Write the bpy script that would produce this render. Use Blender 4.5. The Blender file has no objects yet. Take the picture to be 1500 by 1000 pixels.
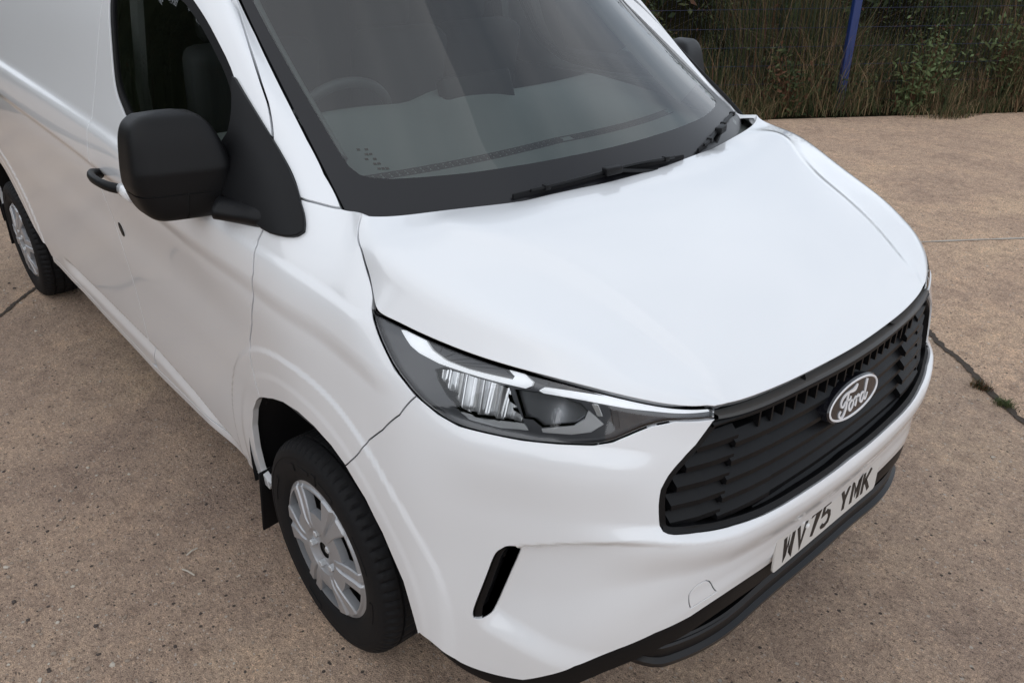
import bpy, math, random
import numpy as np
from mathutils import Matrix, Vector
from mathutils.geometry import delaunay_2d_cdt

sc = bpy.context.scene
COL = sc.collection
# ------------------------------------------------------------------ camera
def cam_axes(yaw, pitch, roll):
    f = np.array([math.cos(pitch)*math.cos(yaw), math.cos(pitch)*math.sin(yaw), -math.sin(pitch)])
    r = np.cross(f, [0, 0, 1.]); r /= np.linalg.norm(r); u = np.cross(r, f)
    c, s = math.cos(roll), math.sin(roll)
    return c*r+s*u, -s*r+c*u, f
cam = bpy.data.objects.new('camera', bpy.data.cameras.new('camera')); COL.objects.link(cam); sc.camera = cam
_r, _u, _f = cam_axes(math.radians(138.76), math.radians(27.62), math.radians(-.16))
_m = np.eye(4); _m[:3, 0] = _r; _m[:3, 1] = _u; _m[:3, 2] = -_f; _m[:3, 3] = (.770, -1.736, 1.993)
cam.matrix_world = Matrix(_m.tolist())
cam.data.sensor_width = 36; cam.data.lens = 1177/1500*36; cam.data.clip_start = .02; cam.data.clip_end = 1500
# ------------------------------------------------------------------ sky, sun, exposure
SUN_EL, SUN_AZ = 42, 300          # degrees; azimuth measured from +X towards +Y, where the sun stands
world = bpy.data.worlds.new('World'); sc.world = world; world.use_nodes = True
wt = world.node_tree; bg = wt.nodes['Background']
sky = wt.nodes.new('ShaderNodeTexSky'); sky.sky_type = 'NISHITA'; sky.sun_disc = False
sky.sun_elevation = math.radians(SUN_EL); sky.sun_rotation = math.radians(90-SUN_AZ)
sky.dust_density = 2.5; sky.air_density = 1.0; sky.ozone_density = 1.0
tcw = wt.nodes.new('ShaderNodeTexCoord')
mapw = wt.nodes.new('ShaderNodeMapping'); mapw.inputs['Scale'].default_value = (1.0, 1.0, 2.2)
nzw = wt.nodes.new('ShaderNodeTexNoise'); nzw.inputs['Scale'].default_value = 2.1; nzw.inputs['Detail'].default_value = 7; nzw.inputs['Roughness'].default_value = .55
crw = wt.nodes.new('ShaderNodeValToRGB'); crw.color_ramp.elements[0].position = .36; crw.color_ramp.elements[1].position = .66
crw.color_ramp.elements[0].color = (5.1, 5.75, 6.6, 1); crw.color_ramp.elements[1].color = (9.4, 9.8, 10.4, 1)
mxw = wt.nodes.new('ShaderNodeMix'); mxw.data_type = 'RGBA'; mxw.inputs[0].default_value = .86
wt.links.new(tcw.outputs['Generated'], mapw.inputs[0]); wt.links.new(mapw.outputs[0], nzw.inputs['Vector'])
wt.links.new(nzw.outputs[0], crw.inputs[0]); wt.links.new(sky.outputs[0], mxw.inputs[6])
spw = wt.nodes.new('ShaderNodeSeparateXYZ'); wt.links.new(tcw.outputs['Generated'], spw.inputs[0])
mrw = wt.nodes.new('ShaderNodeMapRange'); mrw.inputs[1].default_value = 0; mrw.inputs[2].default_value = .8; mrw.inputs[3].default_value = 1.35; mrw.inputs[4].default_value = .85   # thin overcast, brighter low down
wt.links.new(spw.outputs[2], mrw.inputs[0])
muw = wt.nodes.new('ShaderNodeVectorMath'); muw.operation = 'SCALE'; wt.links.new(crw.outputs[0], muw.inputs[0]); wt.links.new(mrw.outputs[0], muw.inputs['Scale']); wt.links.new(muw.outputs[0], mxw.inputs[7])
wt.links.new(mxw.outputs[2], bg.inputs[0]); bg.inputs[1].default_value = .105
sun = bpy.data.objects.new('sun', bpy.data.lights.new('sun', 'SUN')); COL.objects.link(sun)
sun.data.energy = .8; sun.data.angle = math.radians(140); sun.data.color = (1, .97, .93)
_d = Vector((math.cos(math.radians(SUN_EL))*math.cos(math.radians(SUN_AZ)), math.cos(math.radians(SUN_EL))*math.sin(math.radians(SUN_AZ)), math.sin(math.radians(SUN_EL))))
sun.rotation_euler = _d.to_track_quat('Z', 'Y').to_euler()
sc.view_settings.view_transform = 'Standard'; sc.view_settings.look = 'None'; sc.view_settings.exposure = .19; sc.view_settings.gamma = 1
sc.view_settings.use_curve_mapping = False
sc.render.engine = 'CYCLES'
try:
    sc.cycles.max_bounces = 10; sc.cycles.transparent_max_bounces = 16
except Exception: pass

# ------------------------------------------------------------------ helpers
rng = np.random.default_rng(7); random.seed(7)
def link(name, me, parent=None, mats=()):
    o = bpy.data.objects.new(name, me); COL.objects.link(o)
    for m in mats: me.materials.append(m)
    if parent: o.parent = parent
    return o
def tag(o, label=None, cat=None, group=None, kind=None):
    for k, v in (('label', label), ('category', cat), ('group', group), ('kind', kind)):
        if v: o[k] = v
    return o
def empty(name, loc=(0, 0, 0)):
    o = bpy.data.objects.new(name, None); COL.objects.link(o); o.location = loc; o.empty_display_size = .1; return o
class MB:
    """collects vertices, faces, material slots"""
    def __init__(s): s.v = []; s.f = []; s.mi = []; s.n = 0
    def add(s, V, F, mi=0):
        V = np.asarray(V, float); s.v.append(V)
        for f in F: s.f.append([int(i)+s.n for i in f])
        s.mi += [mi]*len(F); s.n += len(V); return s
    def build(s, name, mats, parent=None, smooth=False, angle=None):
        me = bpy.data.meshes.new(name); V = np.concatenate(s.v) if s.v else np.zeros((0, 3))
        me.from_pydata(V.tolist(), [], s.f)
        mats = mats if isinstance(mats, (list, tuple)) else [mats]
        o = link(name, me, parent, mats)
        if len(mats) > 1: me.polygons.foreach_set('material_index', s.mi)
        if smooth: me.shade_smooth()
        if angle is not None:
            me.shade_smooth()
            try: me.set_sharp_from_angle(angle=math.radians(angle))
            except Exception: pass
        me.update(); return o
def grid_faces(nu, nv, wrap=False):
    F = []
    for j in range(nv-1):
        for i in range(nu if wrap else nu-1):
            a = j*nu+i; b = j*nu+(i+1) % nu; F.append((a, b, b+nu, a+nu))
    return F
def box(mb, c, h, mi=0, rot=None):
    V = np.array([(x, y, z) for x in (-1, 1) for y in (-1, 1) for z in (-1, 1)], float)*np.array(h)
    if rot is not None: V = V@np.asarray(rot).T
    mb.add(V+np.array(c), [(0, 1, 3, 2), (4, 6, 7, 5), (0, 4, 5, 1), (2, 3, 7, 6), (0, 2, 6, 4), (1, 5, 7, 3)], mi)
def rbox(mb, c, h, r=.02, rot=None, mi=0, n=3):
    """box with rounded edges"""
    t = np.linspace(0, 1, n+1)
    import bmesh
    bm = bmesh.new(); bmesh.ops.create_cube(bm, size=2)
    for v in bm.verts: v.co = Vector((v.co.x*h[0], v.co.y*h[1], v.co.z*h[2]))
    bmesh.ops.bevel(bm, geom=list(bm.edges), offset=r, segments=n, profile=.5, affect='EDGES')
    V = np.array([v.co[:] for v in bm.verts]); bm.verts.index_update()
    F = [[v.index for v in f.verts] for f in bm.faces]; bm.free()
    if rot is not None: V = V@np.asarray(rot).T
    mb.add(V+np.array(c), F, mi)
def tube(mb, pts, r, n=10, mi=0, cap=True, ry=None, up=(0, 0, 1)):
    """swept round (or elliptical) tube, r may be a list"""
    P = np.asarray(pts, float); m = len(P); r = np.broadcast_to(np.asarray(r, float), (m,)); ry = r if ry is None else np.broadcast_to(np.asarray(ry, float), (m,))
    T = np.gradient(P, axis=0); T /= np.linalg.norm(T, axis=1)[:, None]+1e-12
    V = []
    U = np.array(up, float)
    for i in range(m):
        a = np.cross(T[i], U)
        if np.linalg.norm(a) < 1e-4: a = np.cross(T[i], [1, 0, 0.])
        a /= np.linalg.norm(a); b = np.cross(a, T[i])
        th = np.arange(n)*2*np.pi/n
        V.append(P[i]+np.outer(np.cos(th)*r[i], a)+np.outer(np.sin(th)*ry[i], b))
    F = grid_faces(n, m, True)
    if cap: F += [tuple(range(n))[::-1], tuple(range((m-1)*n, m*n))]
    mb.add(np.concatenate(V), F, mi)
def smooth_path(pts, n=24):
    P = np.asarray(pts, float); d = np.r_[0, np.cumsum(np.linalg.norm(np.diff(P, axis=0), axis=1))]
    return basis(d, np.linspace(0, d[-1], n))@P
def lathe(mb, prof, n, axis_c, mi=0, sgn=-1, fn=None):
    """prof: (r, depth) rings about the y axis; depth grows outwards to sgn*y"""
    th = np.arange(n)*2*np.pi/n; V = []
    for k, (r, d) in enumerate(prof):
        rr = np.full(n, r) if fn is None else fn(k, r, th)
        V.append(np.stack([axis_c[0]+rr*np.cos(th), np.full(n, axis_c[1]+sgn*d), axis_c[2]+rr*np.sin(th)], 1))
    F = grid_faces(n, len(prof), True)
    if sgn > 0: F = [f[::-1] for f in F]
    mb.add(np.concatenate(V), F, mi)
def mirror_copy(o, parent=None, label=None):
    """the same part on the other flank (y -> -y), with its own children"""
    me = o.data.copy(); nv = len(me.vertices); co = np.zeros(nv*3); me.vertices.foreach_get('co', co)
    co = co.reshape(-1, 3)
    try:
        has = me.has_custom_normals
        if has:
            cn = np.zeros(len(me.loops)*3); me.corner_normals.foreach_get('vector', cn)
            lv = np.zeros(len(me.loops), int); me.loops.foreach_get('vertex_index', lv)
            vn = np.zeros((nv, 3)); vn[lv] = cn.reshape(-1, 3)
    except Exception: has = False
    co[:, 1] *= -1; me.vertices.foreach_set('co', co.ravel()); me.flip_normals()
    if has:
        vn[:, 1] *= -1; me.normals_split_custom_set_from_vertices(vn.tolist())
    me.update()
    c = bpy.data.objects.new(o.name.split('.')[0], me); COL.objects.link(c); c.parent = parent
    for ch in list(o.children): mirror_copy(ch, c)
    return c

# ------------------------------------------------------------------ materials
def mat(name, col=(.5, .5, .5), rough=.5, metal=0, coat=0, spec=.5, emit=None):
    m = bpy.data.materials.new(name); m.use_nodes = True; b = m.node_tree.nodes['Principled BSDF']
    b.inputs['Base Color'].default_value = (*col, 1); b.inputs['Roughness'].default_value = rough; b.inputs['Metallic'].default_value = metal
    b.inputs['Coat Weight'].default_value = coat; b.inputs['Coat Roughness'].default_value = .03; b.inputs['Specular IOR Level'].default_value = spec
    return m
def nd(m, t, **kw):
    n = m.node_tree.nodes.new(t)
    for k, v in kw.items(): setattr(n, k, v)
    return n
def lk(m, a, b): m.node_tree.links.new(a, b)
def bsdf(m): return m.node_tree.nodes['Principled BSDF']
def grain(m, scale, strength, dist=.002, detail=3, rough_var=0):
    tc = nd(m, 'ShaderNodeTexCoord'); n = nd(m, 'ShaderNodeTexNoise'); n.inputs['Scale'].default_value = scale; n.inputs['Detail'].default_value = detail
    lk(m, tc.outputs['Object'], n.inputs['Vector'])
    bp_ = nd(m, 'ShaderNodeBump'); bp_.inputs['Strength'].default_value = strength; bp_.inputs['Distance'].default_value = dist
    lk(m, n.outputs[0], bp_.inputs['Height']); lk(m, bp_.outputs[0], bsdf(m).inputs['Normal'])
    if rough_var:
        n2 = nd(m, 'ShaderNodeTexNoise'); n2.inputs['Scale'].default_value = 6; n2.inputs['Detail'].default_value = 5
        lk(m, tc.outputs['Object'], n2.inputs['Vector'])
        mr = nd(m, 'ShaderNodeMapRange'); r0 = bsdf(m).inputs['Roughness'].default_value
        mr.inputs[3].default_value = max(0, r0-rough_var); mr.inputs[4].default_value = r0+rough_var
        lk(m, n2.outputs[0], mr.inputs[0]); lk(m, mr.outputs[0], bsdf(m).inputs['Roughness'])
    return m
M_PAINT = mat('white_paint', (.80, .815, .835), .32, 0, 1.0, .5)
def _dust(m):
    # a film of road dust that thickens low on the body, broken up by noise
    tc = nd(m, 'ShaderNodeTexCoord'); n = nd(m, 'ShaderNodeTexNoise'); n.inputs['Scale'].default_value = 5; n.inputs['Detail'].default_value = 8; n.inputs['Roughness'].default_value = .65
    lk(m, tc.outputs['Object'], n.inputs['Vector'])
    sp = nd(m, 'ShaderNodeSeparateXYZ'); lk(m, tc.outputs['Object'], sp.inputs[0])
    mr = nd(m, 'ShaderNodeMapRange'); mr.inputs[1].default_value = .95; mr.inputs[2].default_value = .3; mr.inputs[3].default_value = 0; mr.inputs[4].default_value = .14
    lk(m, sp.outputs[2], mr.inputs[0])
    mu = nd(m, 'ShaderNodeMath', operation='MULTIPLY'); lk(m, mr.outputs[0], mu.inputs[0]); lk(m, n.outputs[0], mu.inputs[1])
    mx = nd(m, 'ShaderNodeMix', data_type='RGBA'); mx.inputs[6].default_value = (.80, .815, .835, 1); mx.inputs[7].default_value = (.42, .35, .29, 1)
    lk(m, mu.outputs[0], mx.inputs[0]); lk(m, mx.outputs[2], bsdf(m).inputs['Base Color'])
    r = nd(m, 'ShaderNodeMapRange'); r.inputs[3].default_value = .02; r.inputs[4].default_value = .09
    lk(m, n.outputs[0], r.inputs[0]); lk(m, r.outputs[0], bsdf(m).inputs['Coat Roughness'])
_dust(M_PAINT)
M_BLACK = grain(mat('black_textured_plastic', (.0040, .0041, .0049), .46, spec=.24), 900, .25, .0006, 2, .05)
M_SHELL = mat('black_inner_structure', (.006, .006, .006), .9)
M_GLOSSB = mat('gloss_black_plastic', (.006, .006, .007), .32, 0, 0, .35)
M_RUBBER = grain(mat('black_rubber', (.006, .006, .007), .66, spec=.2), 160, .15, .001, 3, .06)
M_TYRE = grain(mat('tyre_rubber', (.009, .009, .010), .70, spec=.22), 120, .25, .001, 4, .08)
M_SILVER = grain(mat('silver_wheel_paint', (.42, .43, .45), .42, .55, .25), 700, .05, .0004, 2, .05)
M_CHROME = mat('chrome_reflector', (.90, .91, .92), .16, .72)
M_GREYTRIM = mat('satin_grey_trim', (.050, .047, .044), .34, .3)
M_SATIN = mat('satin_silver', (.55, .56, .57), .30, .35)
M_BEZEL = mat('lamp_bezel', (.066, .069, .078), .30, 0, .3)
M_RIB = mat('lamp_rib', (.045, .047, .053), .30)
M_DRL = mat('white_light_guide', (.88, .90, .93), .22, 0, .6)
bsdf_ = M_DRL.node_tree.nodes['Principled BSDF']; bsdf_.inputs['Emission Color'].default_value = (.92, .96, 1, 1); bsdf_.inputs['Emission Strength'].default_value = .32
M_DARKGL = mat('dark_projector_glass', (.30, .31, .335), .16, .8, .6)
M_DASH = grain(mat('grey_dashboard_plastic', (.22, .24, .235), .55), 500, .2, .0008, 2)
M_SEAT = grain(mat('dark_seat_fabric', (.022, .023, .026), .85), 300, .4, .001, 3)
M_CABIN = mat('cabin_grey_lining', (.06, .062, .066), .8)
M_PALE = mat('pale_cabin_lining', (.30, .31, .31), .8)
M_PLATE = grain(mat('reflective_plate_white', (.62, .60, .57), .38), 60, .05, .0004, 3)
M_INK = mat('plate_black', (.010, .010, .010), .4)
M_SCREW = mat('white_screw_cap', (.82, .82, .82), .3)
M_EMBW = mat('emblem_white', (.80, .80, .82), .25, 0, .5)
M_EMBB = mat('emblem_black', (.010, .010, .014), .22, 0, .5)
def glass_mat(name, tint=(.62, .70, .68), refl=1.0, ior=1.5, film=0):
    m = bpy.data.materials.new(name); m.use_nodes = True; t = m.node_tree; t.nodes.remove(bsdf(m)); out = t.nodes['Material Output']
    tr = nd(m, 'ShaderNodeBsdfTransparent'); tr.inputs[0].default_value = (*tint, 1)
    gl = nd(m, 'ShaderNodeBsdfGlossy'); gl.inputs['Roughness'].default_value = .015; gl.inputs[0].default_value = (refl, refl, refl, 1)
    fr = nd(m, 'ShaderNodeFresnel'); fr.inputs[0].default_value = ior
    mx = nd(m, 'ShaderNodeMixShader'); lk(m, fr.outputs[0], mx.inputs[0]); lk(m, tr.outputs[0], mx.inputs[1]); lk(m, gl.outputs[0], mx.inputs[2]); lk(m, mx.outputs[0], out.inputs[0])
    if film:                                          # thin uneven dust film on the glass
        df = nd(m, 'ShaderNodeBsdfDiffuse'); df.inputs[0].default_value = (.72, .74, .74, 1); tc = nd(m, 'ShaderNodeTexCoord'); n = nd(m, 'ShaderNodeTexNoise'); n.inputs['Scale'].default_value = 3.2; n.inputs['Detail'].default_value = 6
        lk(m, tc.outputs['Object'], n.inputs['Vector']); mr = nd(m, 'ShaderNodeMapRange'); mr.inputs[1].default_value = .3; mr.inputs[2].default_value = .75; mr.inputs[3].default_value = film*.6; mr.inputs[4].default_value = film*1.5; lk(m, n.outputs[0], mr.inputs[0])
        m2 = nd(m, 'ShaderNodeMixShader'); lk(m, mr.outputs[0], m2.inputs[0]); lk(m, mx.outputs[0], m2.inputs[1]); lk(m, df.outputs[0], m2.inputs[2]); lk(m, m2.outputs[0], out.inputs[0])
    return m
M_WGLASS = glass_mat('windscreen_glass', (.74, .81, .79), 1.0, 1.72)
M_SGLASS = glass_mat('side_window_glass', (.84, .88, .86), 1.0, 1.45)
M_LENS = glass_mat('clear_lamp_lens', (.965, .97, .975), 1.0, 1.6)
M_FRIT = mat('black_frit_border', (.008, .008, .010), .30, spec=.4)

# ---- body surface: control net (rows bottom to top, columns front centre round the corner to the rear) ----
UK=np.array([0,.26,.53,.69,.82,.95,1.09,1.22,1.45,1.66,1.86,2.22,2.92,3.77,4.97,5.97])
VK=np.array([.37,.52,.68,.83,1.01,1.12,1.23,1.34,1.40,1.46,1.59,1.76,1.91])
NET=np.array([
[(0.0555,0.0000,0.6042),(0.0531,0.2593,0.6046),(0.0272,0.5221,0.5961),(-0.0494,0.6936,0.5020),(-0.1393,0.7897,0.4218),(-0.2453,0.8509,0.3753),(-0.3627,0.9099,0.3672),(-0.4575,0.9473,0.3972),(-0.7190,0.9460,0.3802),(-0.9398,0.9450,0.3701),(-1.1203,0.9404,0.3700),(-1.4699,0.9357,0.3700),(-2.1500,0.9358,0.3700),(-3.0000,0.9359,0.3700),(-4.2000,0.9406,0.3700),(-5.2000,0.9206,0.3700)],
[(0.0694,0.0000,0.6809),(0.0652,0.2607,0.6824),(0.0296,0.5300,0.6763),(-0.0404,0.6887,0.6353),(-0.1273,0.7836,0.5798),(-0.2401,0.8461,0.5388),(-0.3628,0.9056,0.5228),(-0.4685,0.9483,0.5361),(-0.7188,0.9603,0.5218),(-0.9393,0.9593,0.5195),(-1.1206,0.9543,0.5201),(-1.4699,0.9484,0.5200),(-2.1500,0.9459,0.5200),(-3.0000,0.9456,0.5200),(-4.2000,0.9480,0.5200),(-5.2000,0.9282,0.5200)],
[(0.0742,0.0000,0.7806),(0.0675,0.2644,0.7807),(0.0256,0.5322,0.7760),(-0.0441,0.6802,0.7616),(-0.1306,0.7735,0.7335),(-0.2444,0.8371,0.7103),(-0.3728,0.9011,0.6930),(-0.4858,0.9492,0.6911),(-0.7208,0.9691,0.6796),(-0.9390,0.9681,0.6794),(-1.1206,0.9618,0.6801),(-1.4697,0.9546,0.6800),(-2.1500,0.9511,0.6800),(-3.0000,0.9512,0.6800),(-4.2000,0.9540,0.6800),(-5.2000,0.9340,0.6800)],
[(0.0719,-0.0000,0.8783),(0.0628,0.2653,0.8783),(0.0162,0.5387,0.8821),(-0.0508,0.6752,0.8964),(-0.1359,0.7637,0.8895),(-0.2485,0.8308,0.8786),(-0.3792,0.8995,0.8685),(-0.5005,0.9497,0.8604),(-0.7300,0.9748,0.8339),(-0.9396,0.9773,0.8298),(-1.1217,0.9722,0.8299),(-1.4699,0.9635,0.8300),(-2.1500,0.9605,0.8300),(-3.0000,0.9610,0.8300),(-4.2000,0.9641,0.8300),(-5.2000,0.9440,0.8300)],
[(0.0649,0.0000,0.9714),(0.0522,0.2606,0.9742),(0.0029,0.5322,0.9884),(-0.0668,0.6623,1.0184),(-0.1499,0.7479,1.0289),(-0.2587,0.8168,1.0284),(-0.4012,0.8859,1.0311),(-0.5314,0.9373,1.0431),(-0.7445,0.9699,1.0274),(-0.9394,0.9896,1.0115),(-1.1184,0.9910,1.0098),(-1.4718,0.9839,1.0100),(-2.1502,0.9822,1.0100),(-2.9999,0.9827,1.0100),(-4.2001,0.9852,1.0100),(-5.1998,0.9651,1.0100)],
[(0.0604,-0.0000,1.0194),(0.0466,0.2555,1.0200),(-0.0028,0.5163,1.0286),(-0.0731,0.6501,1.0640),(-0.1650,0.7412,1.0805),(-0.2880,0.8124,1.0833),(-0.4387,0.8800,1.0920),(-0.5683,0.9293,1.1104),(-0.7513,0.9625,1.1200),(-0.9311,0.9893,1.1196),(-1.0970,0.9985,1.1206),(-1.4716,0.9981,1.1198),(-2.1502,0.9971,1.1200),(-2.9999,0.9968,1.1200),(-4.2001,0.9988,1.1200),(-5.1998,0.9787,1.1200)],
[(0.0558,-0.0000,1.0590),(0.0429,0.2506,1.0593),(-0.0063,0.5014,1.0650),(-0.0759,0.6377,1.0997),(-0.1807,0.7354,1.1241),(-0.3239,0.8100,1.1305),(-0.4802,0.8743,1.1445),(-0.6088,0.9200,1.1652),(-0.7579,0.9450,1.1962),(-0.9165,0.9687,1.2178),(-1.0541,0.9828,1.2323),(-1.4622,1.0015,1.2298),(-2.1499,1.0025,1.2299),(-3.0001,1.0016,1.2300),(-4.1998,1.0032,1.2299),(-5.2003,0.9832,1.2301)],
[(0.0395,0.0000,1.0917),(0.0286,0.2448,1.0949),(-0.0177,0.4867,1.1003),(-0.0861,0.6201,1.1344),(-0.2011,0.7240,1.1674),(-0.3622,0.7994,1.1786),(-0.5206,0.8597,1.2001),(-0.6491,0.8984,1.2269),(-0.7632,0.9063,1.2700),(-0.8966,0.9129,1.3015),(-1.0150,0.9313,1.3434),(-1.4395,0.9817,1.3402),(-2.1497,0.9899,1.3400),(-3.0002,0.9891,1.3400),(-4.1996,0.9904,1.3400),(-5.2005,0.9709,1.3400)],
[(0.0143,-0.0000,1.1104),(0.0049,0.2400,1.1136),(-0.0407,0.4748,1.1217),(-0.1117,0.6035,1.1558),(-0.2272,0.7036,1.1899),(-0.3846,0.7791,1.2083),(-0.5439,0.8368,1.2352),(-0.6684,0.8689,1.2673),(-0.7710,0.8687,1.3167),(-0.8924,0.8622,1.3417),(-1.0253,0.8908,1.4001),(-1.4331,0.9581,1.4006),(-2.1499,0.9735,1.4000),(-3.0000,0.9735,1.4000),(-4.2000,0.9753,1.4000),(-5.2000,0.9556,1.3999)],
[(-0.0224,-0.0000,1.1297),(-0.0302,0.2341,1.1323),(-0.0758,0.4604,1.1438),(-0.1495,0.5826,1.1779),(-0.2618,0.6762,1.2122),(-0.4107,0.7507,1.2379),(-0.5681,0.8067,1.2703),(-0.6881,0.8348,1.3061),(-0.7956,0.8258,1.3649),(-0.9163,0.8135,1.3825),(-1.0700,0.8584,1.4545),(-1.4416,0.9325,1.4611),(-2.1501,0.9538,1.4600),(-2.9998,0.9546,1.4600),(-4.2004,0.9572,1.4601),(-5.1994,0.9369,1.4599)],
[(-0.1257,0.0000,1.1714),(-0.1312,0.2200,1.1732),(-0.1754,0.4260,1.1897),(-0.2486,0.5325,1.2232),(-0.3494,0.6133,1.2587),(-0.4805,0.6832,1.2948),(-0.6299,0.7384,1.3371),(-0.7541,0.7659,1.3825),(-0.9263,0.7643,1.4611),(-1.1037,0.7724,1.5181),(-1.2128,0.8224,1.5837),(-1.4893,0.8877,1.5904),(-2.1498,0.9160,1.5900),(-2.9999,0.9165,1.5900),(-4.2002,0.9191,1.5900),(-5.1998,0.8988,1.5900)],
[(-0.2841,0.0000,1.2244),(-0.2874,0.2019,1.2260),(-0.3242,0.3829,1.2435),(-0.3874,0.4720,1.2758),(-0.4733,0.5413,1.3128),(-0.5896,0.6071,1.3554),(-0.7367,0.6651,1.4080),(-0.8793,0.6989,1.4652),(-1.1353,0.7205,1.5790),(-1.3426,0.7452,1.6769),(-1.3828,0.7892,1.7297),(-1.5777,0.8417,1.7482),(-2.1498,0.8655,1.7600),(-3.0001,0.8647,1.7600),(-4.1998,0.8659,1.7599),(-5.2002,0.8460,1.7601)],
[(-0.4293,0.0000,1.2703),(-0.4310,0.1876,1.2717),(-0.4577,0.3486,1.2873),(-0.5095,0.4252,1.3186),(-0.5851,0.4880,1.3571),(-0.6950,0.5530,1.4037),(-0.8456,0.6154,1.4637),(-1.0032,0.6548,1.5320),(-1.2940,0.6888,1.6726),(-1.4985,0.7194,1.7881),(-1.5215,0.7548,1.8349),(-1.6603,0.7914,1.8711),(-2.1507,0.8023,1.9099),(-2.9999,0.8027,1.9100),(-4.2000,0.8032,1.9100),(-5.2000,0.7832,1.9099)]],float)
def spline2(x,Y):
    """second derivatives of the natural cubic spline through Y (n,...)"""
    n=len(x);h=np.diff(x);A=np.zeros((n,n));B=np.zeros((n,)+Y.shape[1:]);A[0,0]=A[-1,-1]=1
    for i in range(1,n-1):
        A[i,i-1]=h[i-1];A[i,i]=2*(h[i-1]+h[i]);A[i,i+1]=h[i]
        B[i]=6*((Y[i+1]-Y[i])/h[i]-(Y[i]-Y[i-1])/h[i-1])
    return np.linalg.solve(A,B.reshape(n,-1)).reshape(Y.shape)
def basis(x,t):
    """(len(t),len(x)) matrix W so that W@Y is the spline value"""
    n=len(x);I=np.eye(n);M=spline2(x,I)
    t=np.asarray(t,float);i=np.clip(np.searchsorted(x,t)-1,0,n-2)
    h=x[i+1]-x[i];tc=np.clip(t,x[0]-.0,x[-1]);b=(tc-x[i])/h;a=1-b
    W=a[:,None]*I[i]+b[:,None]*I[i+1]+((a**3-a)*h*h/6)[:,None]*M[i]+((b**3-b)*h*h/6)[:,None]*M[i+1]
    over=(t-tc)
    if np.any(over!=0):
        s=(I[i+1]-I[i])/h[:,None]+ (-(3*a*a-1)*h/6)[:,None]*M[i]+((3*b*b-1)*h/6)[:,None]*M[i+1]
        W=W+over[:,None]*s
    return W
# symmetric about the centre line: extend the net with mirrored columns so that the front is smooth
def sym_net(net,uk,k=3):
    m=net[:,1:k+1][:,::-1].copy();m[...,1]*=-1
    return np.concatenate([m,net],1),np.concatenate([-uk[1:k+1][::-1],uk])
SN,SU=sym_net(NET,UK)
def base(u,v):
    u=np.atleast_1d(np.asarray(u,float));v=np.atleast_1d(np.asarray(v,float))
    Wu=basis(SU,u);Wv=basis(VK,v)
    return np.einsum('pi,pj,ijk->pk',Wv,Wu,SN)
def sst(a,b,x):
    t=np.clip((x-a)/(b-a),0,1);return t*t*(3-2*t)
def li(x,xs,ys): return np.interp(x,xs,ys)
def disp(P,u,v):
    """sculpted features of the panels, metres along the normal"""
    x,z=P[:,0],P[:,2];d=np.zeros(len(P));u=np.abs(u)
    side=sst(1.15,1.35,u)
    # shoulder ledge under the windows
    zu=1.386+np.clip(-1.93-x,-1,3)*.040
    d+=.014*sst(zu+.004,zu-.045,z)*sst(zu-.42,zu-.10,z)*sst(-1.0,-1.5,x)*side
    # crease along doors and wing, the panel tucks in below it
    zc=li(-x,[.60,.82,1.10,1.64,2.23,2.59,3.63,5.2],[1.10,1.15,1.18,1.216,1.242,1.26,1.304,1.36])
    wd=li(-x,[.6,1.5,2.2],[.022,.022,.010]);d+=-.012*sst(zc+wd,zc-2.2*wd,z)*sst(zc-.42,zc-.10,z)*side
    zw=li(-x,[.69,.85,1.0,1.3,1.9],[1.205,1.235,1.26,1.29,1.333])
    d+=.005*sst(zw+.020,zw-.005,z)*sst(zc,zw,z)*side*sst(-1.9,-1.3,x)
    # wheel arch lips
    for cx,cz in ((-.955,.41),(-4.455,.41)):
        r=np.hypot(x-cx,z-cz)
        d+=.006*sst(.588,.570,r)*sst(1.10,1.16,u)*(z>.2)+.0022*sst(.515,.490,r)*sst(1.10,1.16,u)
    # groove above the sill
    zg=li(-x,[1.37,1.5,1.75,1.9,2.26,3.4],[.345,.385,.425,.455,.494,.515])
    a=sst(1.36,1.75,-x)*sst(3.55,3.3,-x)
    d+=a*(-.020)*sst(zg+.008,zg-.012,z)*(1-.85*sst(zg-.015,zg-.085,z)*sst(1.5,1.9,-x))
    # scoop in the bumper corner with its overhanging fold
    vf=li(u,[.6,.647,.728,.837,.939,1.1],[.745,.762,.767,.758,.737,.69])
    ue=.960+(.725-v)*.39
    vr=li(u,[.6,.777,.938,1.05,1.2],[.25,.375,.46,.51,.55])
    fr=sst(1.25,1.15,u)
    d+=-.034*sst(vf+.004,vf-.022,v)*sst(ue+.012,ue-.03,u)*sst(vr-.008,vr+.06,v)*sst(.56,.90,u)*fr*(1-.5*sst(.62,.42,v))
    # lip below the grille
    vg=li(u,[0,.135,.39,.546,.63,.8],[.718,.725,.736,.746,.776,.80]);vl=li(u,[0,.205,.447,.61,.8],[.655,.665,.688,.744,.765])
    d+=.022*sst(vg+.02,vl,v)*sst(vl-.16,vl-.01,v)*sst(.86,.62,u)
    d+=.004*sst(.47,.37,v)*sst(.80,.5,u)
    # soft shelf under the headlamp
    d+=.012*sst(1.06,.97,v)*sst(.80,.95,v)*sst(.62,.75,u)*sst(1.2,1.0,u)
    return d
def S(u,v):
    P=base(u,v)
    e=1e-3
    du=base(np.asarray(u)+e,v)-base(np.asarray(u)-e,v);dv=base(u,np.asarray(v)+e)-base(u,np.asarray(v)-e)
    N=np.cross(du,dv);N/=np.linalg.norm(N,axis=1)[:,None]+1e-12
    return P+N*disp(P,np.atleast_1d(u),np.atleast_1d(v))[:,None]
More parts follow.
